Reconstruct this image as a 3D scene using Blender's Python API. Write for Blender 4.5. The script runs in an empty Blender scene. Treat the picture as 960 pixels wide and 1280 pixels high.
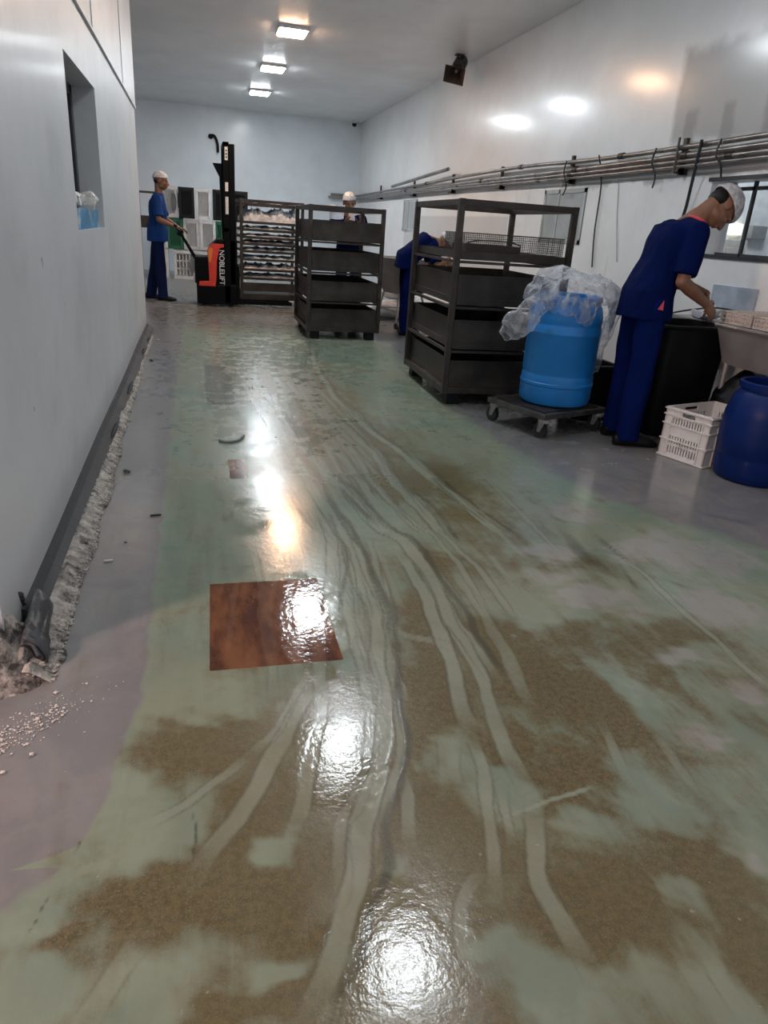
import bpy, bmesh, math, random
import numpy as np
from mathutils import Vector, Matrix, Euler, noise as mnoise
random.seed(7)
C = bpy.context.scene.collection
SC = bpy.context.scene
PI = math.pi

# ---------------------------------------------------------------- camera, world, lights, exposure
cam_data = bpy.data.cameras.new('camera')
cam = bpy.data.objects.new('camera', cam_data)
C.objects.link(cam)
ROWS = [[0.9686906, -0.0311818, 0.2463051], [-0.239678, -0.3762035, 0.8950002], [0.0647531, -0.9260122, -0.3718984]]
_X, _Y, _Z = ROWS            # world axes seen in camera space (right, down, forward)
M = Matrix(((_X[0], -_X[1], -_X[2]), (_Y[0], -_Y[1], -_Y[2]), (_Z[0], -_Z[1], -_Z[2])))
cam.matrix_world = Matrix.Translation((0, 0, 1.2)) @ M.to_4x4()
cam_data.sensor_fit = 'VERTICAL'
cam_data.sensor_height = 36.0
cam_data.lens = 885.0 / 1280.0 * 36.0
cam_data.clip_start = 0.02
SC.camera = cam
SC.view_settings.view_transform = 'Standard'
SC.view_settings.look = 'None'
SC.view_settings.gamma = 1.0
SC.view_settings.use_curve_mapping = False
SC.view_settings.exposure = 0.25

W = bpy.data.worlds.new('world'); SC.world = W; W.use_nodes = True
W.node_tree.nodes['Background'].inputs[0].default_value = (0.80, 0.88, 1.0, 1)
W.node_tree.nodes['Background'].inputs[1].default_value = 0.45

def area(name, loc, target, size, energy, color, sy=None):
    l = bpy.data.lights.new(name, 'AREA'); l.energy = energy; l.color = color
    l.size = size
    if sy: l.shape = 'RECTANGLE'; l.size_y = sy
    o = bpy.data.objects.new(name, l); C.objects.link(o); o.location = loc
    o.rotation_euler = (Vector(target) - Vector(loc)).to_track_quat('-Z', 'Y').to_euler()
    return o
# warm lamp in the side bay left of the camera, past the end of the partition
area('bay_lamp', (-2.9, 0.25, 2.3), (-0.2, 0.9, 0), 0.35, 95, (1.0, 0.66, 0.55))
# cool lamp of the room seen through the right window
area('side_room_lamp', (4.35, 5.3, 2.7), (4.9, 5.9, 0), 0.6, 24, (0.92, 0.97, 1.0))
LAMP_Y = [0.75, 3.0, 5.3, 7.65, 10.0, 12.35, 14.7]
LAMP_E = [10.0, 45.0, 62.0, 76.0, 105.0, 118.0, 120.0]
CEIL = 3.32

# ---------------------------------------------------------------- node helpers
class NT:
    def __init__(s, m):
        m.use_nodes = True; s.t = m.node_tree; s.n = s.t.nodes; s.l = s.t.links
        s.b = s.n['Principled BSDF']
    def new(s, typ, **k):
        n = s.n.new(typ)
        for a, v in k.items(): setattr(n, a, v)
        return n
    def put(s, sock, v):
        if isinstance(v, (int, float)): 
            try: sock.default_value = v
            except TypeError: sock.default_value = (v, v, v, 1) if len(sock.default_value) == 4 else (v, v, v)
        elif isinstance(v, (tuple, list)):
            v = tuple(v)
            if len(sock.default_value) == 4 and len(v) == 3: v = v + (1,)
            sock.default_value = v
        else: s.l.new(v, sock)
    def math(s, op, a, b=0.0, c=None, clamp=False):
        n = s.new('ShaderNodeMath', operation=op, use_clamp=clamp)
        s.put(n.inputs[0], a); s.put(n.inputs[1], b)
        if c is not None: s.put(n.inputs[2], c)
        return n.outputs[0]
    def mul(s, a, b): return s.math('MULTIPLY', a, b)
    def add(s, a, b): return s.math('ADD', a, b)
    def coord(s):
        if not hasattr(s, '_c'): s._c = s.new('ShaderNodeNewGeometry').outputs['Position']
        return s._c
    def objco(s):
        if not hasattr(s, '_o'): s._o = s.new('ShaderNodeTexCoord').outputs['Object']
        return s._o
    def scale(s, v, sc):
        n = s.new('ShaderNodeVectorMath', operation='MULTIPLY'); s.put(n.inputs[0], v); n.inputs[1].default_value = sc
        return n.outputs[0]
    def noise(s, sc, det=3, rough=.55, vec=None, dist=0.0, col=False):
        n = s.new('ShaderNodeTexNoise'); n.inputs['Scale'].default_value = sc
        n.inputs['Detail'].default_value = det; n.inputs['Roughness'].default_value = rough
        n.inputs['Distortion'].default_value = dist
        s.l.new(vec if vec is not None else s.objco(), n.inputs['Vector'])
        return n.outputs[1 if col else 0]
    def step(s, v, a, b, lo=0.0, hi=1.0):
        n = s.new('ShaderNodeMapRange', interpolation_type='SMOOTHSTEP')
        s.put(n.inputs[0], v); n.inputs[1].default_value = a; n.inputs[2].default_value = b
        n.inputs[3].default_value = lo; n.inputs[4].default_value = hi
        return n.outputs[0]
    def mix(s, f, a, b):
        n = s.new('ShaderNodeMix', data_type='RGBA')
        s.put(n.inputs[0], f); s.put(n.inputs[6], a); s.put(n.inputs[7], b)
        return n.outputs[2]
    def sep(s, v):
        n = s.new('ShaderNodeSeparateXYZ'); s.l.new(v, n.inputs[0]); return n.outputs
    def bump(s, h, strength, dist=0.01):
        n = s.new('ShaderNodeBump'); n.inputs['Strength'].default_value = strength
        n.inputs['Distance'].default_value = dist; s.l.new(h, n.inputs['Height'])
        s.l.new(n.outputs[0], s.b.inputs['Normal']); return n
    def box(s, u, v, u0, u1, v0, v1, soft=0.02):
        a = s.mul(s.step(u, u0 - soft, u0 + soft), s.step(u, u1 - soft, u1 + soft, 1, 0))
        b = s.mul(s.step(v, v0 - soft, v0 + soft), s.step(v, v1 - soft, v1 + soft, 1, 0))
        return s.mul(a, b)

MATS = {}
def mat(name, col, rough=.5, metal=0.0, var=.12, vs=9.0, bump=0.0, bs=40.0, dirt=None, dsc=5.0, dth=.55, **kw):
    if name in MATS: return MATS[name]
    m = bpy.data.materials.new(name); t = NT(m)
    n = t.noise(vs, 4)
    c = t.mix(t.step(n, .3, .7), tuple(x * (1 - var) for x in col), tuple(min(1, x * (1 + var)) for x in col))
    if dirt: c = t.mix(t.step(t.noise(dsc, 6, .65), dth, dth + .15), c, dirt)
    t.put(t.b.inputs['Base Color'], c)
    t.put(t.b.inputs['Roughness'], t.step(n, .2, .8, rough * .85, min(1, rough * 1.15)))
    t.b.inputs['Metallic'].default_value = metal
    if bump: t.bump(t.noise(bs, 4), bump)
    for k, v in kw.items(): t.b.inputs[k.replace('_', ' ')].default_value = v
    MATS[name] = m
    return m
def emis(name, col, st):
    if name in MATS: return MATS[name]
    m = bpy.data.materials.new(name); t = NT(m)
    t.b.inputs['Base Color'].default_value = (*[min(1, c) for c in col], 1)
    t.b.inputs['Emission Color'].default_value = (*col, 1); t.b.inputs['Emission Strength'].default_value = st
    MATS[name] = m; return m

# ---------------------------------------------------------------- mesh helpers
def rotm(rot):
    return Euler(rot).to_matrix() if rot else Matrix.Identity(3)
def add_box(bm, c, s, rot=None, taper=None):
    R = rotm(rot); vs = []
    for dz in (-.5, .5):
        k = 1.0 if (taper is None or dz > 0) else taper
        for dx, dy in ((-.5, -.5), (.5, -.5), (.5, .5), (-.5, .5)):
            vs.append(bm.verts.new(Vector(c) + R @ Vector((dx * s[0] * k, dy * s[1] * k, dz * s[2]))))
    for f in ((3, 2, 1, 0), (4, 5, 6, 7), (0, 1, 5, 4), (1, 2, 6, 5), (2, 3, 7, 6), (3, 0, 4, 7)):
        bm.faces.new([vs[i] for i in f])
def add_bb(bm, a, b):
    add_box(bm, [(a[i] + b[i]) / 2 for i in range(3)], [abs(b[i] - a[i]) for i in range(3)])
def frame_of(d):
    d = Vector(d).normalized(); up = Vector((0, 0, 1)) if abs(d.z) < .9 else Vector((1, 0, 0))
    a = d.cross(up).normalized(); b = a.cross(d).normalized()
    return a, b
def add_cyl(bm, p0, p1, r0, r1=None, n=14, cap=True):
    r1 = r0 if r1 is None else r1
    p0, p1 = Vector(p0), Vector(p1); a, b = frame_of(p1 - p0); rings = []
    for p, r in ((p0, r0), (p1, r1)):
        rings.append([bm.verts.new(p + a * math.cos(2 * PI * i / n) * r + b * math.sin(2 * PI * i / n) * r) for i in range(n)])
    for i in range(n): bm.faces.new((rings[0][i], rings[0][(i + 1) % n], rings[1][(i + 1) % n], rings[1][i]))
    if cap: bm.faces.new(rings[0][::-1]); bm.faces.new(rings[1])
def smooth_path(pts, k=4):
    pts = [Vector(p) for p in pts]
    if len(pts) < 3: return pts
    P = [pts[0]] + pts + [pts[-1]]; out = []
    for i in range(1, len(P) - 2):
        for j in range(k):
            t = j / k
            out.append(.5 * ((2 * P[i]) + (P[i + 1] - P[i - 1]) * t + (2 * P[i - 1] - 5 * P[i] + 4 * P[i + 1] - P[i + 2]) * t * t + (3 * P[i] - P[i - 1] - 3 * P[i + 1] + P[i + 2]) * t ** 3))
    return out + [pts[-1]]
def add_tube(bm, pts, r, n=10, k=4, radii=None):
    pts = smooth_path(pts, k); rings = []; m = len(pts)
    a, b = frame_of(pts[1] - pts[0])
    for i, p in enumerate(pts):
        d = (pts[min(i + 1, m - 1)] - pts[max(i - 1, 0)]).normalized()
        a = (a - d * a.dot(d)).normalized(); b = d.cross(a).normalized()
        rr = r if radii is None else radii[0] + (radii[1] - radii[0]) * i / (m - 1)
        rings.append([bm.verts.new(p + a * math.cos(2 * PI * j / n) * rr + b * math.sin(2 * PI * j / n) * rr) for j in range(n)])
    for i in range(m - 1):
        for j in range(n): bm.faces.new((rings[i][j], rings[i][(j + 1) % n], rings[i + 1][(j + 1) % n], rings[i + 1][j]))
    bm.faces.new(rings[0][::-1]); bm.faces.new(rings[-1])
def add_lathe(bm, prof, c=(0, 0, 0), n=36, sy=1.0):
    c = Vector(c); rings = []
    for r, z in prof:
        if r < 1e-5: rings.append([bm.verts.new(c + Vector((0, 0, z)))])
        else: rings.append([bm.verts.new(c + Vector((math.cos(2 * PI * i / n) * r, math.sin(2 * PI * i / n) * r * sy, z))) for i in range(n)])
    for A, B in zip(rings, rings[1:]):
        for i in range(n):
            j = (i + 1) % n
            if len(A) == 1 and len(B) == 1: continue
            if len(A) == 1: bm.faces.new((A[0], B[j], B[i]))
            elif len(B) == 1: bm.faces.new((A[i], A[j], B[0]))
            else: bm.faces.new((A[i], A[j], B[j], B[i]))
def add_prism(bm, poly, h, axis='z', off=0.0):
    def P(u, v, w):
        return {'z': (u, v, w), 'y': (u, w, v), 'x': (w, u, v)}[axis]
    A = [bm.verts.new(P(u, v, off)) for u, v in poly]; B = [bm.verts.new(P(u, v, off + h)) for u, v in poly]
    n = len(poly); bm.faces.new(A[::-1]); bm.faces.new(B)
    for i in range(n): bm.faces.new((A[i], A[(i + 1) % n], B[(i + 1) % n], B[i]))
def add_ell(bm, c, r, R=None, nu=16, nv=10):
    R = R or Matrix.Identity(3); c = Vector(c); rows = []
    for j in range(nv + 1):
        th = PI * j / nv
        if j in (0, nv): rows.append([bm.verts.new(c + R @ Vector((0, 0, r[2] * math.cos(th))))])
        else: rows.append([bm.verts.new(c + R @ Vector((r[0] * math.sin(th) * math.cos(2 * PI * i / nu), r[1] * math.sin(th) * math.sin(2 * PI * i / nu), r[2] * math.cos(th)))) for i in range(nu)])
    for A, B in zip(rows, rows[1:]):
        for i in range(nu):
            j = (i + 1) % nu
            if len(A) == 1: bm.faces.new((A[0], B[i], B[j]))
            elif len(B) == 1: bm.faces.new((A[i], B[0], A[j]))
            else: bm.faces.new((A[i], B[i], B[j], A[j]))
def add_rock(bm, c, s, seed):
    rnd = random.Random(seed); tmp = []
    R = Euler((rnd.random() * 6, rnd.random() * 6, rnd.random() * 6)).to_matrix()
    base = [Vector(v) for v in ((1, 0, 0), (-1, 0, 0), (0, 1, 0), (0, -1, 0), (0, 0, 1), (0, 0, -1))]
    vs = [bm.verts.new(Vector(c) + Matrix.Diagonal((1, 1, .6)) @ (R @ v) * s * rnd.uniform(.5, 1.2)) for v in base]
    for a, b, d in ((0, 2, 4), (2, 1, 4), (1, 3, 4), (3, 0, 4), (2, 0, 5), (1, 2, 5), (3, 1, 5), (0, 3, 5)):
        bm.faces.new((vs[a], vs[b], vs[d]))
def obj(name, bm, m, parent=None, smooth=False, bevel=0.0, kind=None, auto=None):
    bmesh.ops.recalc_face_normals(bm, faces=bm.faces[:])
    me = bpy.data.meshes.new(name); bm.to_mesh(me); bm.free()
    o = bpy.data.objects.new(name, me); C.objects.link(o)
    for mm in (m if isinstance(m, (list, tuple)) else [m]): me.materials.append(mm)
    if smooth:
        me.polygons.foreach_set('use_smooth', [True] * len(me.polygons))
        try: me.set_sharp_from_angle(angle=math.radians(auto or 40))
        except Exception: pass
    if bevel:
        b = o.modifiers.new('bevel', 'BEVEL'); b.width = bevel; b.segments = 2; b.limit_method = 'ANGLE'
    if parent: o.parent = parent
    if kind: o['kind'] = kind
    return o
def tag(o, label, cat, group=None, kind=None):
    o['label'] = label; o['category'] = cat
    if group: o['group'] = group
    if kind: o['kind'] = kind
    return o
def thing(name, label, cat, loc=(0, 0, 0), rz=0.0, group=None):
    o = bpy.data.objects.new(name, None); C.objects.link(o)
    o.empty_display_size = .1; o.location = loc; o.rotation_euler = (0, 0, rz)
    return tag(o, label, cat, group)
def dup(root, loc=None, rz=None, label=None, group=None, swap=None):
    r = root.copy(); C.objects.link(r)
    if loc is not None: r.location = loc
    if rz is not None: r.rotation_euler = (0, 0, rz)
    if label: r['label'] = label
    if group: r['group'] = group
    def rec(a, b):
        for ch in list(a.children):
            c = ch.copy()
            if swap and c.data and c.data.materials and swap in MATS: 
                c.data = c.data.copy(); c.data.materials[0] = MATS[swap]
            C.objects.link(c); c.parent = b; rec(ch, c)
    rec(root, r); return r
BM = bmesh.new
def newbm(): return bmesh.new()
def struct(name, bm, m, **k):
    return obj(name, bm, m, kind='structure', **k)
# ---------------------------------------------------------------- floor
# FEAT lists, in metres on the floor: T wheel tracks wiped through the grime, D dark streaks, B grime, G clean green paint,
# P worn grey film, S outline of the bare grey strip near the partition's end, E edge of the grey paint on the right
FEAT = {"T":[[[[1.144,7.318],[1.04,6.68],[1.0,6.005],[0.981,5.416],[0.974,5.095],[1.013,4.693],[1.037,4.247],[1.111,3.834],[1.131,3.566],[1.163,3.3],[1.2,3.053],[1.219,2.775],[1.26,2.574]],0.055,0.9],[[[0.968,8.443],[1.127,8.171],[1.071,7.505],[0.89,6.582],[0.824,6.025],[0.803,5.67],[0.811,5.325],[0.826,4.991],[0.889,4.343],[0.953,3.717],[0.937,3.376],[0.953,3.194],[0.968,3.026],[0.985,2.824],[0.978,2.519]],0.06,0.9],[[[0.81,7.413],[0.671,6.974],[0.638,6.633],[0.612,6.007],[0.593,5.509],[0.574,5.056],[0.567,4.753],[0.588,4.402],[0.589,4.043],[0.611,3.687],[0.617,3.407],[0.666,3.201],[0.694,2.975],[0.733,2.71],[0.793,2.602],[0.811,2.422],[0.818,2.234],[0.793,1.955],[0.803,1.802],[0.809,1.585]],0.06,0.85],[[[0.668,7.643],[0.537,6.826],[0.463,6.235],[0.438,5.737],[0.464,5.308],[0.504,4.819],[0.525,4.217],[0.57,3.806],[0.617,3.407]],0.05,0.7],[[[0.69,6.639],[0.749,5.918],[0.798,5.324],[0.801,4.942],[0.83,4.605],[0.847,4.123]],0.045,0.7],[[[0.455,4.602],[0.466,4.13],[0.487,3.721],[0.507,3.364],[0.523,3.123],[0.54,2.909],[0.553,2.684],[0.58,2.483],[0.559,2.214],[0.542,2.014],[0.515,1.843]],0.06,0.9],[[[0.66,4.127],[0.704,3.926],[0.757,3.681],[0.773,3.348],[0.781,2.989]],0.05,0.8],[[[0.504,2.912],[0.509,2.688],[0.476,2.422],[0.415,2.142],[0.357,1.912]],0.055,0.9],[[[0.537,2.958],[0.561,2.726],[0.55,2.414],[0.54,2.156],[0.549,2.008],[0.484,1.702],[0.458,1.538],[0.41,1.358],[0.35,1.211],[0.303,1.116],[0.275,1.014],[0.235,0.925],[0.198,0.842],[0.163,0.779],[0.135,0.737]],0.055,0.9],[[[0.503,2.419],[0.473,2.135],[0.453,1.964],[0.442,1.709],[0.424,1.565],[0.396,1.469]],0.045,0.8],[[[0.634,2.301],[0.598,2.034],[0.571,1.907],[0.586,1.814]],0.045,0.8],[[[0.756,2.465],[0.752,2.255],[0.752,2.071],[0.728,1.896],[0.711,1.707],[0.669,1.505],[0.662,1.426],[0.676,1.369]],0.055,0.9],[[[0.817,2.28],[0.804,2.093],[0.783,1.919],[0.778,1.646],[0.748,1.492],[0.725,1.342],[0.719,1.223],[0.713,1.155]],0.05,0.8],[[[0.599,1.381],[0.559,1.284],[0.538,1.185]],0.06,0.7],[[[0.655,1.372],[0.634,1.237],[0.591,1.098],[0.563,0.998],[0.531,0.907]],0.035,0.7],[[[0.658,1.19],[0.632,1.091],[0.61,1.01]],0.03,0.7],[[[0.439,1.287],[0.431,1.204],[0.411,1.112],[0.395,1.05]],0.035,0.8],[[[0.884,1.143],[0.737,1.118],[0.6,1.087]],0.012,1.0],[[[1.669,2.56],[1.678,2.195],[1.649,1.88],[1.643,1.699],[1.624,1.533],[1.616,1.413]],0.03,0.6],[[[1.603,2.821],[1.669,2.56]],0.02,0.4],[[[0.718,1.129],[0.673,1.027],[0.631,0.926],[0.635,0.839],[0.64,0.776],[0.645,0.721]],0.05,0.8],[[[0.89,0.751],[0.862,0.659],[0.841,0.592]],0.05,0.8],[[[0.084,1.384],[0.045,1.347],[-0.067,1.251],[-0.142,1.215]],0.03,0.7],[[[0.321,1.71],[0.26,1.594],[0.201,1.491],[0.124,1.333],[0.057,1.204],[-0.01,1.117],[-0.045,1.053]],0.05,0.7],[[[0.289,1.715],[0.243,1.633],[0.174,1.489],[0.088,1.383]],0.03,0.6],[[[-0.131,0.945],[-0.18,0.871],[-0.214,0.802]],0.05,0.8],[[[-0.212,1.127],[-0.256,1.112],[-0.294,1.088]],0.022,0.6],[[[0.204,2.319],[0.171,2.09],[0.171,1.803]],0.02,0.5],[[[0.105,2.33],[0.078,2.049],[0.055,1.82]],0.02,0.4],[[[0.185,2.525],[0.19,2.321],[0.184,2.088]],0.03,0.6],[[[1.431,3.856],[1.465,3.412],[1.443,2.834],[1.427,2.394]],0.03,0.4],[[[1.166,3.636],[1.193,3.155],[1.23,2.803],[1.256,2.337]],0.025,0.5],[[[0.611,2.271],[0.584,2.036],[0.598,1.879],[0.687,1.819],[0.766,1.739]],0.04,0.5],[[[0.544,0.981],[0.469,0.919],[0.427,0.825],[0.437,0.749]],0.03,0.5],[[[1.141,1.282],[1.13,1.163],[1.12,1.057]],0.03,0.4],[[[1.024,1.368],[0.999,1.244],[0.967,1.136]],0.035,0.5],[[[0.288,0.902],[0.346,0.943],[0.387,0.917]],0.02,0.4],[[[1.549,4.204],[1.807,4.298],[1.756,4.054],[1.553,3.772]],0.02,0.7],[[[1.194,4.03],[1.341,3.892]],0.012,0.7],[[[0.392,7.159],[0.6,7.631],[0.714,8.389]],0.02,0.4],[[[0.351,1.169],[0.309,1.025]],0.02,0.4],[[[0.375,1.054],[0.368,0.995],[0.347,0.961]],0.03,0.6]],"D":[[[[0.772,9.066],[0.579,7.786],[0.406,7.398]],0.012,0.7],[[[0.634,7.637],[0.491,6.616],[0.416,6.16],[0.392,6.526]],0.014,0.9],[[[0.416,6.16],[0.363,5.304],[0.487,5.23]],0.012,0.8],[[[0.406,5.828],[0.461,5.708],[0.464,5.308],[0.505,5.231]],0.014,0.9],[[[0.303,5.578],[0.337,5.173],[0.367,4.816],[0.418,4.218],[0.457,3.917]],0.012,0.8],[[[1.075,9.214],[1.137,8.672],[1.105,7.881]],0.015,0.7],[[[0.522,5.054],[0.549,4.5],[0.601,3.961],[0.613,3.59]],0.014,0.9],[[[0.584,4.709],[0.601,4.128],[0.613,3.881]],0.018,0.8],[[[0.353,4.771],[0.402,4.309],[0.431,3.887]],0.01,0.8],[[[1.139,7.129],[1.046,6.292],[1.037,5.624],[1.006,4.947],[1.029,4.502]],0.014,0.7],[[[0.847,6.095],[0.799,5.463],[0.82,5.064],[0.848,4.713]],0.014,0.7],[[[0.643,3.272],[0.678,3.048],[0.703,2.895],[0.726,2.754]],0.03,0.8],[[[0.573,3.219],[0.594,2.905],[0.629,2.719]],0.02,0.7],[[[0.537,4.402],[0.566,4.043],[0.595,3.76]],0.02,0.7],[[[0.38,1.612],[0.352,1.476],[0.308,1.304]],0.006,0.5],[[[-0.045,1.229],[-0.04,1.162],[-0.048,1.106]],0.004,0.9],[[[-0.261,1.196],[-0.271,1.159]],0.004,1],[[[-0.305,1.067],[-0.326,0.997]],0.003,0.9],[[[0.384,8.633],[0.227,7.995],[0.25,7.471]],0.012,0.7],[[[0.26,7.728],[0.158,6.99],[0.262,6.791],[0.294,6.401]],0.014,0.7],[[[0.224,5.877],[0.229,5.297],[0.211,4.926]],0.035,1.0],[[[0.164,4.812],[0.231,4.769],[0.232,4.6]],0.03,0.6],[[[0.303,4.663],[0.302,4.5]],0.05,0.5],[[[0.097,2.993],[0.119,2.944],[0.105,2.854]],0.02,0.6],[[[0.139,3.361],[0.219,3.134]],0.01,0.5],[[[0.837,3.26],[1.028,3.166]],0.01,0.0],[[[0.961,4.069],[0.989,3.87]],0.03,0.3],[[[1.156,3.946],[1.217,3.425],[1.225,3.007]],0.03,0.5],[[[1.165,3.389],[1.194,2.978],[1.232,2.709]],0.018,0.7],[[[1.563,2.824],[1.595,2.723],[1.727,2.664]],0.03,0.4],[[[1.678,2.577],[1.673,2.368],[1.69,2.215]],0.03,0.7],[[[1.63,2.296],[1.571,2.028]],0.02,0.5],[[[1.835,2.351],[1.876,2.269]],0.05,0.4],[[[1.715,2.142],[1.802,2.012]],0.03,0.5],[[[1.599,1.848],[1.631,1.789]],0.012,0.5],[[[0.793,3.724],[0.735,3.326]],0.03,0.3],[[[1.169,4.401],[1.306,4.116]],0.03,0.4],[[[1.19,4.718],[1.335,4.609]],0.03,0.3],[[[0.403,3.443],[0.42,3.345]],0.02,0.3],[[[0.445,4.5],[0.486,4.402]],0.03,0.5],[[[0.702,5.06],[0.772,4.941]],0.08,0.7],[[[0.19,2.228],[0.245,2.163],[0.179,2.036]],0.02,0.3],[[[2.353,2.759],[2.586,2.538]],0.05,0.4],[[[1.572,2.678],[1.509,2.309],[1.596,2.122]],0.06,0.5],[[[1.106,3.431],[1.201,3.177]],0.05,0.4]],"B":[[0.706,5.32,0.375,1.129,0.9],[0.831,4.038,0.348,0.599,0.9],[0.901,3.316,0.254,0.365,0.85],[1.241,3.296,0.219,0.294,0.8],[0.516,5.9,0.335,1.002,0.7],[0.706,5.32,0.375,1.129,0.55],[0.831,4.038,0.348,0.599,0.6],[0.901,3.316,0.254,0.365,0.55],[1.241,3.296,0.219,0.294,0.5],[0.516,5.9,0.335,1.002,0.4],[0.268,1.208,0.107,0.095,0.6],[0.05,1.114,0.097,0.082,0.7],[0.329,1.548,0.086,0.171,0.6],[0.348,0.841,0.087,0.059,0.6],[0.238,0.748,0.091,0.051,0.7],[-0.027,1.446,0.172,0.103,0.8],[-0.06,1.038,0.195,0.073,0.9],[0.131,0.966,0.165,0.085,0.8],[0.033,0.803,0.077,0.039,0.7],[0.555,1.548,0.134,0.176,1],[0.894,2.272,0.157,0.196,0.8],[0.922,1.608,0.147,0.195,0.9],[0.912,1.836,0.161,0.141,0.8],[1.057,1.469,0.142,0.174,0.9],[0.867,1.208,0.1,0.104,0.7],[1.371,1.584,0.13,0.119,0.8],[0.475,1.035,0.118,0.119,0.9],[0.744,0.848,0.175,0.081,1],[0.355,0.765,0.096,0.08,0.9],[0.999,0.896,0.104,0.072,0.8],[0.264,1.095,0.083,0.253,0.8],[-0.275,0.964,0.081,0.025,0.8],[0.967,0.703,0.045,0.082,0.9],[1.458,2.314,0.312,0.099,0.6],[1.095,2.863,0.231,0.212,0.6],[1.128,1.806,0.164,0.094,0.7],[1.155,3.301,0.173,0.171,0.6],[0.11,1.236,0.105,0.096,0.8],[0.423,1.231,0.093,0.15,0.7],[0.731,1.289,0.061,0.167,0.7],[-0.188,1.178,0.063,0.038,0.6],[0.354,1.353,0.117,0.14,0.5],[0.903,0.818,0.097,0.047,0.6],[1.485,1.365,0.073,0.099,0.5],[1.215,1.651,0.21,0.104,0.6],[1.911,2.265,0.216,0.099,0.5],[0.404,0.701,0.079,0.036,0.6],[0.766,1.095,0.111,0.067,0.7],[0.311,0.932,0.076,0.068,0.6],[1.141,2.672,0.221,0.216,0.5],[0.483,0.685,0.053,0.073,0.5],[0.097,0.79,0.104,0.052,0.7],[0.518,0.874,0.077,0.065,0.6],[0.51,1.844,0.076,0.274,0.6],[0.705,1.966,0.109,0.205,0.6],[1.573,1.744,0.173,0.117,0.6],[0.635,2.369,0.155,0.205,0.4]],"G":[[0.122,1.1,0.052,0.04,1],[0.461,0.811,0.058,0.026,0.9],[0.568,0.708,0.084,0.051,0.9],[0.848,0.652,0.057,0.062,0.8],[-0.142,1.191,0.097,0.087,0.8],[-0.248,1.3,0.1,0.097,0.9],[-0.135,0.863,0.091,0.056,0.7],[0.666,1.138,0.074,0.093,0.7],[0.089,0.84,0.054,0.028,0.9],[-0.355,1.043,0.056,0.069,0.9],[0.075,1.554,0.062,0.066,0.5],[1.092,1.915,0.114,0.102,0.6],[0.93,2.107,0.089,0.175,0.5],[0.985,1.081,0.077,0.091,0.7],[0.78,1.045,0.09,0.042,0.7],[1.417,1.452,0.074,0.107,0.5],[1.199,1.447,0.119,0.138,0.5],[0.927,0.85,0.05,0.05,0.6],[0.571,1.316,0.08,0.083,0.6],[0.488,2.421,0.062,0.425,0.5],[1.152,0.91,0.072,0.076,0.6],[0.328,1.002,0.032,0.037,0.6],[-0.047,1.642,0.147,0.089,0.9],[0.772,2.796,0.217,0.272,0.7],[-0.296,0.869,0.075,0.055,0.6],[0.715,0.693,0.086,0.038,0.4],[1.316,1.075,0.123,0.143,0.4]],"P":[[1.427,2.394,0.211,0.103,0.8],[1.367,2.023,0.185,0.08,0.9],[1.781,2.357,0.218,0.149,0.8],[1.963,2.337,0.222,0.225,0.9],[1.804,1.878,0.188,0.16,0.9],[1.452,1.617,0.12,0.066,0.9],[1.537,1.394,0.075,0.082,0.9],[1.191,1.61,0.077,0.08,0.4],[1.295,1.257,0.089,0.04,0.8],[1.197,1.486,0.048,0.057,0.5],[1.29,2.192,0.194,0.064,0.6],[1.594,3.275,0.273,0.124,0.6],[1.724,2.811,0.247,0.196,0.6],[1.138,0.87,0.035,0.036,0.6],[1.062,1.233,0.063,0.033,0.4],[1.115,1.622,0.076,0.04,0.5],[2.091,2.245,0.295,0.214,0.7],[1.44,1.925,0.18,0.074,0.6],[1.178,2.668,0.11,0.069,0.4]],"S":[[-0.047,1.762],[-0.132,1.709],[-0.199,1.631],[-0.219,1.522],[-0.248,1.413],[-0.251,1.324],[-0.274,1.247],[-0.298,1.178],[-0.317,1.133],[-0.403,1.14]],"E":[[2.001,7.762],[1.859,6.006],[1.77,4.201],[1.867,3.258],[2.054,2.783],[2.375,2.294]]}

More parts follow.
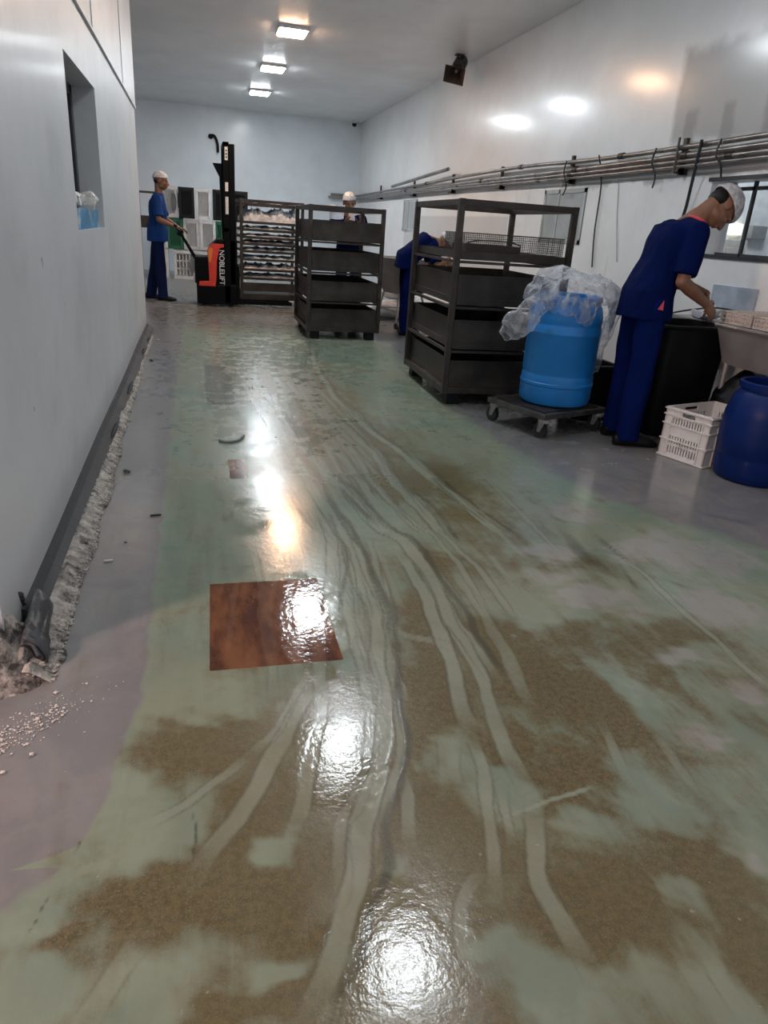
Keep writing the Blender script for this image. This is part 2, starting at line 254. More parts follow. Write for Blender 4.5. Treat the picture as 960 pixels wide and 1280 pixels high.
def floor_material():
    m = bpy.data.materials.new('wet_green_floor_paint'); t = NT(m)
    a1 = t.new('ShaderNodeVertexColor', layer_name='marks'); a2 = t.new('ShaderNodeVertexColor', layer_name='stains')
    s1 = t.new('ShaderNodeSeparateColor'); t.l.new(a1.outputs[0], s1.inputs[0])
    s2 = t.new('ShaderNodeSeparateColor'); t.l.new(a2.outputs[0], s2.inputs[0])
    track, dark, grime = s1.outputs[0], s1.outputs[1], s1.outputs[2]
    grey, patch, wet = s2.outputs[0], s2.outputs[1], s2.outputs[2]
    co = t.objco()
    big = t.noise(1.1, 5, .6); mid = t.noise(4.5, 6, .62, dist=.6); fine = t.noise(60, 4, .7); grit = t.noise(260, 2, .8)
    str_ = t.noise(6, 4, .6, vec=t.scale(co, (2.2, .30, 1)), dist=.4)
    green = t.mix(t.step(mid, .35, .65), (.165, .215, .165), (.230, .282, .215))
    green = t.mix(t.mul(t.step(big, .38, .62), .8), green, (.225, .240, .170))
    greyc = t.mix(t.step(mid, .35, .7), (.165, .163, .165), (.220, .210, .205))
    g = t.step(t.add(grey, t.mul(t.math('SUBTRACT', mid, .5), .9)), .35, .6)
    col = t.mix(g, green, greyc)
    s3 = t.new('ShaderNodeSeparateColor'); a3 = t.new('ShaderNodeVertexColor', layer_name='film'); t.l.new(a3.outputs[0], s3.inputs[0])
    wf = t.step(t.add(s3.outputs[0], t.mul(t.math('SUBTRACT', mid, .5), 1.2)), .35, .7)
    col = t.mix(t.mul(wf, .7), col, (.290, .275, .262))
    gm = t.add(t.mul(grime, 1.25), t.add(t.mul(t.math('SUBTRACT', mid, .5), 1.5), t.mul(t.math('SUBTRACT', str_, .5), 1.3)))
    gm = t.add(gm, t.mul(t.math('SUBTRACT', t.noise(13, 5, .7), .5), .7))
    gm = t.step(gm, .0, 1.05)
    gcol = t.mix(t.step(fine, .35, .65), (.068, .046, .014), (.122, .086, .029))
    gcol = t.mix(t.step(grit, .52, .70), gcol, (.16, .135, .08))
    gcol = t.mix(t.mul(t.step(big, .4, .65), .5), gcol, (.12, .11, .055))
    trk = t.mul(track, t.step(t.add(t.mul(str_, .5), t.mul(mid, .5)), .25, .52, .45, 1))
    gm2 = t.mul(gm, t.math('SUBTRACT', 1.0, t.mul(trk, .78)))
    col = t.mix(t.mul(gm2, .88), col, gcol)
    col = t.mix(t.mul(trk, .28), col, (.33, .335, .27))
    dk = t.mul(dark, t.step(t.add(t.mul(str_, .5), t.mul(fine, .5)), .3, .55))
    col = t.mix(t.mul(dk, .85), col, (.045, .045, .032))
    # brown ply patches let into the floor
    pc = t.mix(t.step(t.noise(9, 5, .65, vec=t.scale(co, (1, .35, 1))), .35, .65), (.065, .018, .007), (.17, .065, .022))
    pm = t.step(t.add(patch, t.mul(t.math('SUBTRACT', fine, .5), .35)), .45, .55)
    col = t.mix(pm, col, t.mix(t.mul(trk, .25), pc, (.3, .22, .16)))
    spk = t.step(t.noise(38, 2, .5), .74, .78)
    col = t.mix(t.mul(spk, .35), col, (.42, .40, .34))
    t.put(t.b.inputs['Base Color'], col)
    # wetness: standing film where 'wet', damp elsewhere
    wn = t.add(wet, t.mul(t.math('SUBTRACT', t.noise(7, 5, .6), .5), 1.1))
    film = t.step(wn, .42, .62)
    r = t.add(t.mul(t.step(mid, .3, .7), .07), .12)
    r = t.add(r, t.mul(gm2, .05))
    r = t.math('SUBTRACT', r, t.mul(film, .10)); r = t.math('MAXIMUM', r, .06)
    r = t.add(r, t.mul(t.step(t.sep(co)[1], 2.9, 3.7), .15))
    t.put(t.b.inputs['Roughness'], r)
    t.b.inputs['IOR'].default_value = 1.42
    t.put(t.b.inputs['Coat Weight'], t.step(t.sep(co)[1], 2.6, 3.6, .30, .08))
    t.put(t.b.inputs['Coat Roughness'], t.math('MAXIMUM', t.math('SUBTRACT', .16, t.mul(film, .10)), .05))
    h = t.add(t.mul(fine, t.add(t.mul(gm2, .18), .10)), t.add(t.mul(grit, t.add(t.mul(gm2, .14), .02)), t.mul(mid, .35)))
    h = t.add(h, t.mul(t.noise(30, 3, .6), .7))
    h = t.math('SUBTRACT', h, t.mul(trk, .25))
    h = t.add(h, t.mul(t.noise(7, 3, .5), .35))
    bn = t.bump(h, .19, .004); t.l.new(bn.outputs[0], t.b.inputs['Coat Normal'])
    return m
def seg_field(X, Y, items, soft=.25):
    out = np.zeros(X.shape, np.float32)
    X = X + WOB[0]; Y = Y + WOB[1]
    for pts, w, st in items:
        p = np.array([list(v) for v in smooth2(pts)])
        x0, x1 = p[:, 0].min() - w, p[:, 0].max() + w; y0, y1 = p[:, 1].min() - w * 2, p[:, 1].max() + w * 2
        idx = np.nonzero((X > x0) & (X < x1) & (Y > y0) & (Y < y1))[0]
        if not len(idx): continue
        x, y = X[idx], Y[idx]; d = np.full(len(idx), 9.0)
        for a, b in zip(p, p[1:]):
            ab = b - a; L = (ab ** 2).sum() + 1e-9
            tt = np.clip(((x - a[0]) * ab[0] + (y - a[1]) * ab[1]) / L, 0, 1)
            d = np.minimum(d, np.hypot(x - a[0] - tt * ab[0], y - a[1] - tt * ab[1]))
        # slightly ragged width
        ww = w * .5 * (1 + .10 * np.sin(y * 9 + x * 13) + .05 * np.sin(y * 31 + 2))
        fade = ends(x, y, p, w)
        v = st * fade * np.clip((ww - d) / (w * soft) + .5, 0, 1)
        out[idx] = np.maximum(out[idx], v)
    return out
def ends(x, y, p, w):
    a = np.hypot(x - p[0, 0], y - p[0, 1]) / (w * 3.2); b = np.hypot(x - p[-1, 0], y - p[-1, 1]) / (w * 3.2)
    return np.clip(np.minimum(a, b), 0, 1)
def smooth2(pts):
    return [(v.x, v.y) for v in smooth_path([(a, b, 0) for a, b in pts], 5)]
def edge_field(X, Y, items):
    out = np.zeros(X.shape, np.float32)
    X = X + WOB[0]; Y = Y + WOB[1]
    for pts, w, st in items:
        if w < .025: continue
        p = np.array(smooth2(pts))
        x0, x1 = p[:, 0].min() - w, p[:, 0].max() + w; y0, y1 = p[:, 1].min() - w * 2, p[:, 1].max() + w * 2
        idx = np.nonzero((X > x0) & (X < x1) & (Y > y0) & (Y < y1))[0]
        if not len(idx): continue
        x, y = X[idx], Y[idx]; d = np.full(len(idx), 9.0)
        for a, b in zip(p, p[1:]):
            ab = b - a; L = (ab ** 2).sum() + 1e-9
            tt = np.clip(((x - a[0]) * ab[0] + (y - a[1]) * ab[1]) / L, 0, 1)
            d = np.minimum(d, np.hypot(x - a[0] - tt * ab[0], y - a[1] - tt * ab[1]))
        ww = w * .5 * (1 + .10 * np.sin(y * 9 + x * 13) + .05 * np.sin(y * 31 + 2))
        e = np.clip(1 - np.abs(d - ww * 1.12) / (.0045 + .0016 * np.maximum(y - 1, 0)), 0, 1) * st * ends(x, y, p, w)
        out[idx] = np.maximum(out[idx], e)
    return out
def gauss(X, Y, items):
    out = np.zeros(X.shape, np.float32)
    X = X + WOB[0] * 11; Y = Y + WOB[1] * 11
    for x, y, rx, ry, s in items:
        d = ((X - x) / max(abs(rx), .02)) ** 2 + ((Y - y) / max(abs(ry), .02)) ** 2
        out = np.maximum(out, s * np.exp(-.8 * d ** 1.1))
    return out
def build_floor():
    ys = [-1.2, -.6, -.2, .2, .45, .6]; y = .68
    while y < 17.4: ys.append(y); y += min(.0032 * (y / .72) ** 1.5, .07)
    ys.append(17.4); ys = np.array(ys)
    xs = np.concatenate([np.linspace(-4.2, -.62, 25)[:-1], np.arange(-.62, 3.66, .0056), [3.72]])
    nx, ny = len(xs), len(ys)
    Xg, Yg = np.meshgrid(xs, ys); X = Xg.ravel(); Y = Yg.ravel()
    Z = .0015 * np.sin(X * 3.1 + 1) * np.sin(Y * 2.3) - .0015
    me = bpy.data.meshes.new('floor'); me.vertices.add(nx * ny)
    me.vertices.foreach_set('co', np.stack([X, Y, Z], 1).ravel().astype(np.float32))
    i = (np.arange(ny - 1)[:, None] * nx + np.arange(nx - 1)[None]).ravel()
    quads = np.stack([i, i + 1, i + nx + 1, i + nx], 1).ravel().astype(np.int32)
    nf = len(i); me.loops.add(nf * 4); me.polygons.add(nf)
    me.loops.foreach_set('vertex_index', quads)
    me.polygons.foreach_set('loop_start', np.arange(0, nf * 4, 4, dtype=np.int32))
    me.polygons.foreach_set('use_smooth', np.ones(nf, bool)); me.update()
    global WOB
    def wave(a, b, c, k): return np.sin(X * a + Y * b + c + 1.7 * np.sin(Y * k + X * 3))
    kk = .0016 + .0006 * np.maximum(Y - 1, 0)
    WOB = (kk * (wave(23, 17, 0, 9) + .6 * wave(61, -43, 2, 21) + .35 * wave(140, 90, 1, 50)), kk * (wave(-19, 27, 4, 8) + .6 * wave(47, 66, 1, 17)))
    rr = random.Random(21); extra = []
    for pts, w, st in FEAT['T'][:12]:        # fainter wheel lines running beside the main ones
        for q in range(3):
            off = rr.choice((-1, 1)) * rr.uniform(.05, .24); a = rr.uniform(0, .3); n = len(pts); i0 = int(a * n); i1 = max(i0 + 3, int(n * rr.uniform(.6, 1)))
            P_ = pts[i0:i1]
            if len(P_) > 2: extra.append([[[x + off + .04 * math.sin(y * 1.3 + q), y + rr.uniform(-.05, .05)] for x, y in P_], w * rr.uniform(.35, .75), st * rr.uniform(.45, .8)])
    FEAT['D'] = FEAT['D'] + [[[[x + rr.uniform(.03, .07), y] for x, y in p], .012 + .004 * len(p) / 6, .75] for p, w, s in FEAT['T'][:9]]
    FEAT['T'] = [[p, w * .85, s] for p, w, s in FEAT['T']] + extra
    track = seg_field(X, Y, FEAT['T']); dark = np.maximum(seg_field(X, Y, FEAT['D'], .4), edge_field(X, Y, FEAT['T']) * .85)
    grime = gauss(X, Y, FEAT['B']) * .95 + .42 * np.clip((1.5 - np.abs(X - .7)) * 1.2, 0, 1) * np.clip((2.6 - Y) / 1.2, .45, 1) * (Y < 4) + .12 * (Y >= 4)
    clean = gauss(X, Y, FEAT['G']); worn = gauss(X, Y, FEAT['P'])
    grime = np.clip(grime * (1 - clean) * (1 - .9 * worn) - .25 * clean, 0, 1)
    # grey paint: strip along the partition, its bare outline at the near end, the right hand side
    edge = np.where(Y > 1.76, -.20, 0.0)
    S = np.array(sorted(FEAT['S'][2:] + [[-.20, 1.76]], key=lambda p: p[1])); near = Y <= 1.76
    edge = np.where(near, np.interp(Y, S[:, 1], S[:, 0]), edge)
    gl = np.clip((edge + WOB[0] * 1.5 - X) / .12 + .5, 0, 1)
    gl = np.where(Y < 1.12, gl * np.clip((Y + WOB[1] * 6 - 1.00) / .16, 0, 1) , gl)
    E = np.array(sorted(FEAT['E'], key=lambda p: p[1]))
    gr = np.clip((X - np.interp(Y, E[:, 1], E[:, 0])) / .5 + .35, 0, 1) * np.where(Y < 2.3, .0, 1)
    far = np.clip((Y - 6.5) / 2.5, 0, 1) * .55
    grey = np.clip(np.maximum(np.maximum(gl * 1.6, gr * 1.2), far), 0, 1)
    grime = grime * (1 - np.clip(gl, 0, 1)) * (1 - .8 * np.clip(gr, 0, 1))
    patch = np.zeros(X.shape)
    for x0, x1, y0, y1 in ((.012, .39, 1.755, 2.28), (.13, .215, 3.39, 3.69)):
        x0 = x0 - .02 * (2.28 - Y) * (y0 < 2)
        patch = np.maximum(patch, np.clip(np.minimum(np.minimum(X - x0, x1 - X), np.minimum(Y - y0, y1 - Y)) / .008 + .5, 0, 1))
    p3 = np.clip(np.minimum(np.minimum(X - .04, .225 - X), np.minimum(Y - 4.9, 6.3 - Y)) / .02 + .5, 0, 1)
    dark = np.maximum(dark, p3 * .9)
    wet = np.maximum.reduce([gauss(X, Y, [(.27, .86, .16, .16, .8), (.25, 1.32, .15, .22, .8), (.2, 3.0, .28, 1.0, .45), (.2, 2.0, .25, .4, .8), (.45, 4.6, .7, 1.3, .6), (.1, 6, .6, 2., .6), (.9, 7, 1.2, 2.2, .55), (2.6, 3.6, 1.1, 1.2, .62), (1.9, 5, .8, 2, .5), (.6, 10, 2, 2.5, .55)]), patch * .9]) + .04
    for nm, ch in (('marks', (track, dark, grime)), ('stains', (grey, patch, wet)), ('film', (worn, worn, worn))):
        at = me.color_attributes.new(nm, 'FLOAT_COLOR', 'POINT')
        d = np.ones((nx * ny, 4), np.float32)
        for k in range(3): d[:, k] = ch[k]
        at.data.foreach_set('color', d.ravel())
    me.materials.append(floor_material())
    o = bpy.data.objects.new('floor', me); C.objects.link(o); o['kind'] = 'structure'
    return o
build_floor()

# ---------------------------------------------------------------- room shell
def wall_material(name, base, warm=None, extra=None, rough=.34, coat=.25):
    m = bpy.data.materials.new(name); t = NT(m); co = t.objco()
    n1 = t.noise(1.3, 4, .6); n2 = t.noise(5, 5, .6)
    vert = t.noise(3.5, 3, .5, vec=t.scale(co, (3, 3, .35)))
    col = t.mix(t.step(n1, .3, .7), tuple(c * .90 for c in base), base)
    col = t.mix(t.mul(t.step(n2, .5, .75), .25), col, tuple(c * .84 for c in base))
    if extra: col = extra(t, col, n2)
    t.put(t.b.inputs['Base Color'], col)
    t.put(t.b.inputs['Roughness'], t.add(t.mul(t.step(vert, .2, .8), .05), rough - .02))
    zz = t.step(t.sep(t.objco())[2], 1.65, 1.95, .04 if name.startswith('scuffed') else coat, coat)
    t.put(t.b.inputs['Coat Weight'], zz); t.b.inputs['Coat Roughness'].default_value = .16
    if name.startswith('scuffed'): t.put(t.b.inputs['Roughness'], t.add(t.step(t.sep(t.objco())[2], 1.65, 1.95, .5, rough), t.mul(n2, .08)))
    t.bump(t.add(t.add(t.mul(n2, .4), t.mul(t.noise(1.0, 2), 3)), t.mul(vert, .08)), .22, .02)
    return m
def extra_right(t, col, n2):
    c = t.sep(t.objco()); y, z = c[1], c[2]
    nz = t.mul(t.math('SUBTRACT', t.noise(2.2, 4), .5), .25)
    y2 = t.add(y, nz); z2 = t.add(z, nz)
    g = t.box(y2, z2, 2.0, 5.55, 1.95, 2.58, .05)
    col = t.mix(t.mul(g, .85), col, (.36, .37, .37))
    for a in (3.7, 4.05, 4.45, 4.85, 5.25):
        col = t.mix(t.mul(t.box(y2, z, a, a + .13, 1.92, 2.17, .03), .8), col, (.27, .27, .27))
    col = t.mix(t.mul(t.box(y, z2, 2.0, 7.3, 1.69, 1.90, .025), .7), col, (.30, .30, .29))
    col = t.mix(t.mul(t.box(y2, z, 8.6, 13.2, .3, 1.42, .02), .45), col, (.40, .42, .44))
    col = t.mix(t.mul(t.box(y2, z2, 4.0, 7, .0, .55, .15), .5), col, (.30, .28, .27))
    # runs and scuffs of dirt
    st = t.step(t.noise(1.6, 4, .6, vec=t.scale(t.objco(), (1, 4, .5))), .60, .78)
    col = t.mix(t.mul(t.mul(st, t.box(y, z, 3, 9, .6, 1.7, .2)), .4), col, (.34, .31, .29))
    return col
def extra_left(t, col, n2):
    c = t.sep(t.objco()); y, z = c[1], c[2]
    chips = t.step(t.noise(14, 2, .5, vec=t.scale(t.objco(), (1, 1, .6))), .765, .785)
    low = t.step(z, .2, 1.9, 1, .35)
    col = t.mix(t.mul(t.mul(chips, low), .8), col, (.13, .13, .13))
    col = t.mix(t.mul(t.box(y, z, 1.8, 8.3, .0, .17, .06), .35), col, (.34, .32, .30))
    sm = t.step(t.noise(2.2, 4, .6), .5, .72)
    return t.mix(t.mul(sm, .3), col, (.38, .39, .41))
M_LEFT = wall_material('glossy_grey_panel', (.62, .64, .66), extra=extra_left, rough=.44, coat=.05)
M_BACK = wall_material('pale_blue_wall_paint', (.80, .86, .90))
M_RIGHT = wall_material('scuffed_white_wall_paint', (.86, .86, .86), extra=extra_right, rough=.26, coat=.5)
M_CEIL = wall_material('grey_ceiling_paint', (.92, .93, .94), rough=.42, coat=.15)
M_SIDE = mat('side_room_paint', (.72, .74, .76), .6)
XL, XR, YB = -.54, 3.65, 17.4

bm = newbm(); add_bb(bm, (-4.2, -1.2, CEIL), (XR + .3, YB + .2, CEIL + .15)); struct('ceiling', bm, M_CEIL)
bm = newbm(); add_bb(bm, (-4.2, YB, 0), (XR + .3, YB + .2, CEIL)); struct('wall_back', bm, M_BACK)
bm = newbm(); add_bb(bm, (-4.4, 8.0, 0), (-4.2, YB, CEIL)); struct('wall_far_left', bm, M_BACK)
# left partition with a window recess
NY0, NY1, NZ0, NZ1 = 3.9, 5.0, 1.09, 1.84
bm = newbm()
add_bb(bm, (-.98, 1.86, 0), (XL, NY0, 2.13)); add_bb(bm, (-.98, NY1, 0), (XL, 8.3, 2.13))
add_bb(bm, (-.98, NY0, 0), (XL, NY1, NZ0)); add_bb(bm, (-.98, NY0, NZ1), (XL, NY1, 2.13))
add_bb(bm, (-.98, 1.86, 2.13), (XL + .012, 8.3, CEIL))
add_bb(bm, (-.98, NY0, NZ0), (-.74, NY1, NZ1))
struct('wall_left', bm, M_LEFT)
M_DKFRAME = mat('dark_window_frame', (.035, .038, .042), .35)
M_DKGLASS = mat('dark_glass', (.02, .022, .025), .05, 0, .05)
bm = newbm()
for a, b in (((-.69, NY0, NZ0), (-.665, NY0 + .05, NZ1)), ((-.69, NY1 - .07, NZ0), (-.665, NY1, NZ1)), ((-.69, NY0, NZ0), (-.665, NY1, NZ0 + .05)), ((-.69, NY0, NZ1 - .05), (-.665, NY1, NZ1)), ((-.69, 4.43, NZ0), (-.665, 4.47, NZ1))):
    add_bb(bm, a, b)
o = struct('window_1', bm, M_DKFRAME); bm = newbm(); add_bb(bm, (-.68, NY0, NZ0), (-.675, NY1, NZ1)); obj('pane', bm, M_DKGLASS, o)
# trim strip of the panel seam on the left partition
bm = newbm()
for (ya, yb) in ((1.9, 5.0), (5.0, 8.3)): add_bb(bm, (XL, ya, 2.125), (XL + .016, yb, 2.14))
add_bb(bm, (XL, 4.99, 2.14), (XL + .018, 5.01, CEIL)); add_bb(bm, (XL, 6.9, 2.14), (XL + .018, 6.915, CEIL))
struct('trim_1', bm, M_LEFT)
# right wall with a deep window opening
WY0, WY1, WZ0, WZ1 = 2.6, 4.93, 1.17, 1.67
bm = newbm()
add_bb(bm, (XR, -1.2, 0), (XR + .22, WY0, CEIL)); add_bb(bm, (XR, WY1, 0), (XR + .22, YB, CEIL))
add_bb(bm, (XR, WY0, 0), (XR + .22, WY1, WZ0)); add_bb(bm, (XR, WY0, WZ1), (XR + .22, WY1, CEIL))
struct('wall_right', bm, M_RIGHT)
M_CLEAR = bpy.data.materials.new('clear_glass'); _t = NT(M_CLEAR)
_t.b.inputs['Transmission Weight'].default_value = 1; _t.b.inputs['Roughness'].default_value = .02; _t.b.inputs['IOR'].default_value = 1.1
_t.b.inputs['Base Color'].default_value = (.93, .96, .98, 1)
bm = newbm()
add_bb(bm, (XR - .012, WY0 - .03, WZ1 - .005), (XR + .02, WY1 + .03, WZ1 + .02)); add_bb(bm, (XR - .012, WY0 - .03, WZ0 - .02), (XR + .02, WY1 + .03, WZ0 + .005))
add_bb(bm, (XR + .15, WY1 - .28, WZ0), (XR + .17, WY1 - .255, WZ1)); add_bb(bm, (XR + .15, WY0, WZ1 - .06), (XR + .17, WY1, WZ1 - .035))
add_bb(bm, (XR + .15, WY0, WZ0), (XR + .17, WY1, WZ0 + .02))
o = struct('window_2', bm, M_DKFRAME)
bm = newbm(); add_bb(bm, (XR + .165, WY0, WZ0), (XR + .171, WY1, WZ1)); obj('pane', bm, M_CLEAR, o)
# fixed frosted windows further along
M_FROST = mat('frosted_grey_glass', (.40, .43, .43), .22, 0, .1, 3)
M_GREYFR = mat('grey_window_frame', (.44, .45, .45), .45)
for i, (y0, y1) in enumerate(((6.75, 7.65), (12.5, 13.35))):
    bm = newbm(); z0, z1 = 1.17, 1.68
    for a, b in (((y0, z0), (y0 + .04, z1)), ((y1 - .04, z0), (y1, z1)), ((y0, z0), (y1, z0 + .04)), ((y0, z1 - .04), (y1, z1)), ((y0 + .6 * (y1 - y0), z0), (y0 + .6 * (y1 - y0) + .03, z1))):
        add_bb(bm, (XR - .012, a[0], a[1]), (XR + .01, b[0], b[1]))
    o = struct('window_%d' % (i + 3), bm, M_GREYFR)
    bm = newbm(); add_bb(bm, (XR - .005, y0, z0), (XR + .005, y1, z1)); obj('pane', bm, M_FROST, o)
# side room behind the right window
bm = newbm()
add_bb(bm, (XR + .22, 8.2, 0), (8.5, 8.3, 2.9)); add_bb(bm, (8.4, -1, 0), (8.5, 8.3, 2.9)); add_bb(bm, (XR + .22, -1, 2.8), (8.5, 8.3, 2.9)); add_bb(bm, (XR + .22, -1, -.1), (8.5, 8.3, 0)); add_bb(bm, (XR + .22, -1.1, -.1), (8.5, -1, 2.9))
add_bb(bm, (4.55, 6.35, 0), (6.3, 6.45, 2.8))
struct('wall_side_room', bm, M_SIDE)
# pale blue hatch set in the right wall above the basin
M_HATCH = mat('pale_blue_hatch', (.42, .48, .56), .4)
bm = newbm(); add_bb(bm, (XR - .015, 4.2, .80), (XR + .01, 4.65, .98)); struct('trim_2', bm, M_HATCH, bevel=.004)

# curb along the partition
M_CURB = mat('dark_grey_curb_render', (.040, .042, .046), .7, 0, .15, 6, .4, 30)
M_RUB = mat('crumbled_concrete', (.42, .38, .34), .95, 0, .35, 20, .8, 60, dirt=(.13, .115, .10), dsc=14, dth=.5)
bm = newbm(); rnd = random.Random(3); prev = None
ysn = np.arange(2.05, 8.31, .035)
for y in ysn:
    bite = max(0, mnoise.noise(Vector((0, y * 2.3, 3)))) * .045 + (.012 * rnd.random())
    k = min(1, (8.3 - y) / 4)
    xo = -.462 - bite * .7; zb = .008 + bite * .7 * (1 - k * .3)
    ztop = .075 + .006 * math.sin(y * 2)
    row = [bm.verts.new(p) for p in ((XL - .02, y, ztop), (XL + .012, y, ztop), (XL + .028, y, ztop - .02), (xo, y, zb + .012), (xo - .02, y, -.01), (XL - .02, y, -.01))]
    if prev:
        for j in range(6): bm.faces.new((prev[j], prev[(j + 1) % 6], row[(j + 1) % 6], row[j]))
    else: bm.faces.new(row)
    prev = row
bm.faces.new(prev[::-1])
struct('baseboard_left', bm, M_CURB)
# plaster blisters peeled off the curb
for k, (y, s) in enumerate(((6.75, .20), (5.25, .26), (4.15, .22), (7.4, .14))):
    bm = newbm(); add_ell(bm, (-.478, y, .036), (.012, s * .8, .030), Euler((0, .5, 0)).to_matrix(), 18, 8)
    o = tag(obj('render_flake', bm, M_CURB, smooth=True), ['dark oval flake of render bulging from the curb, second farthest of four', 'dark oval flake of render bulging midway along the curb', 'dark oval flake of render on the curb, nearest of four', 'small dark flake of render on the curb near the partition corner'][k], 'flake', 'render flakes on the curb')

# ---------------------------------------------------------------- ceiling lamps
M_LFR = mat('white_lamp_housing', (.7, .7, .7), .4)
LAMP_LBL = {14.7: 'square white ceiling lamp, farthest of the visible row', 12.35: 'square white ceiling lamp, middle of the visible row',
            10.0: 'warm orange-white ceiling lamp, nearest of the visible row'}
for k, (y, e) in enumerate(zip(LAMP_Y, LAMP_E)):
    t = thing('ceiling_lamp', LAMP_LBL.get(y, 'square white ceiling lamp in the row over the aisle, outside the top of the photo'), 'ceiling lamp', (1.2, y, CEIL), 0, 'row of ceiling lamps')
    warm = abs(y - 10) < .1
    m = emis('warm_lamp_glow' if warm else 'lamp_glow_%d' % int(e), (1.0, .60, .36) if warm else (.88, .95, 1.0), e)
    bm = newbm()
    for a, b in (((-.18, -.21), (.18, -.19)), ((-.18, .19), (.18, .21)), ((-.18, -.19), (-.16, .19)), ((.16, -.19), (.18, .19))):
        add_bb(bm, (a[0], a[1], -.035), (b[0], b[1], .0))
    obj('frame', bm, M_LFR, t, bevel=.003)
    bm = newbm(); add_box(bm, (0, 0, -.025), (.318, .378, .045)); obj('diffuser', bm, m, t, bevel=.006)

# ---------------------------------------------------------------- wheeled steel racks
M_RACK = mat('dark_brown_steel', (.060, .049, .042), .40, .55, .25, 7, .15, 50, dirt=(.030, .022, .018), dsc=6)
M_TRAY = mat('stained_steel_tray', (.048, .039, .032), .42, .35, .35, 5, .15, 30, dirt=(.05, .044, .038), dsc=3.5, dth=.60)
M_MESHB = mat('brown_wire_mesh', (.075, .065, .058), .5, .6)
M_BLACK = mat('black_plastic', (.0045, .0045, .005), .5, 0, .2, Specular_IOR_Level=.25)
M_WHITEP = mat('white_crate_plastic', (.66, .64, .62), .42, 0, .06, 6, dirt=(.48, .45, .42), dsc=9)
M_GREENP = mat('green_crate_plastic', (.012, .12, .055), .45)
M_RUBBER = mat('dark_rubber', (.02, .02, .02), .7)
M_STEEL = mat('brushed_stainless_steel', (.34, .32, .31), .48, .45, .10, 6)
M_CHROME = mat('chrome', (.7, .68, .66), .12, 1)
def wire_panel(bm, p0, u, v, nu, nv, r):
    p0, u, v = Vector(p0), Vector(u), Vector(v)
    nrm = u.cross(v).normalized() * r
    for i in range(nu + 1):
        a = p0 + u * (i / nu); add_strip(bm, a, a + v, r, nrm)
    for j in range(nv + 1):
        a = p0 + v * (j / nv); add_strip(bm, a, a + u, r, nrm)
def add_strip(bm, a, b, r, nrm):
    s = (b - a).normalized().cross(nrm).normalized() * r
    vs = [bm.verts.new(a + s), bm.verts.new(a - s), bm.verts.new(b - s), bm.verts.new(b + s)]
    ws = [bm.verts.new(v.co + nrm * 2) for v in vs]
    bm.faces.new(vs); bm.faces.new(ws[::-1])
    for i in range(4): bm.faces.new((vs[i], ws[i], ws[(i + 1) % 4], vs[(i + 1) % 4]))
def add_pan(bm, x0, x1, y0, y1, z0, z1, t=.006, floor=True):
    if floor: add_bb(bm, (x0, y0, z0), (x1, y1, z0 + t))
    add_bb(bm, (x0, y0, z0 + t), (x0 + t, y1, z1)); add_bb(bm, (x1 - t, y0, z0 + t), (x1, y1, z1))
    add_bb(bm, (x0 + t, y0, z0 + t), (x1 - t, y0 + t, z1)); add_bb(bm, (x0 + t, y1 - t, z0 + t), (x1 - t, y1, z1))
def caster(parent, x, y, h, r=None, m=None):
    r = r or h * .42; m = m or M_STEEL
    bm = newbm(); add_cyl(bm, (x, y, h), (x, y, h - .02), r * .8, n=16)
    for s in (-1, 1): add_prism_at(bm, x + s * .018, y, h, r)
    c = obj('caster', bm, m, parent)
    bm = newbm(); add_cyl(bm, (x - .014, y + r * .5, r), (x + .014, y + r * .5, r), r, n=20); obj('wheel', bm, M_RUBBER, c, smooth=True)
    return c
def add_prism_at(bm, x, y, h, r):
    A = [(y - r * .5, h - .015), (y + r * .6, h - .015), (y + r * .75, r * .8), (y + r * .25, r * .8)]
    a = [bm.verts.new((x - .002, p, q)) for p, q in A]; b = [bm.verts.new((x + .002, p, q)) for p, q in A]
    bm.faces.new(a[::-1]); bm.faces.new(b)
    for i in range(4): bm.faces.new((a[i], a[(i + 1) % 4], b[(i + 1) % 4], b[i]))
TZ = [(.33, .13), (.62, .415), (.93, .725), (1.235, 1.035)]
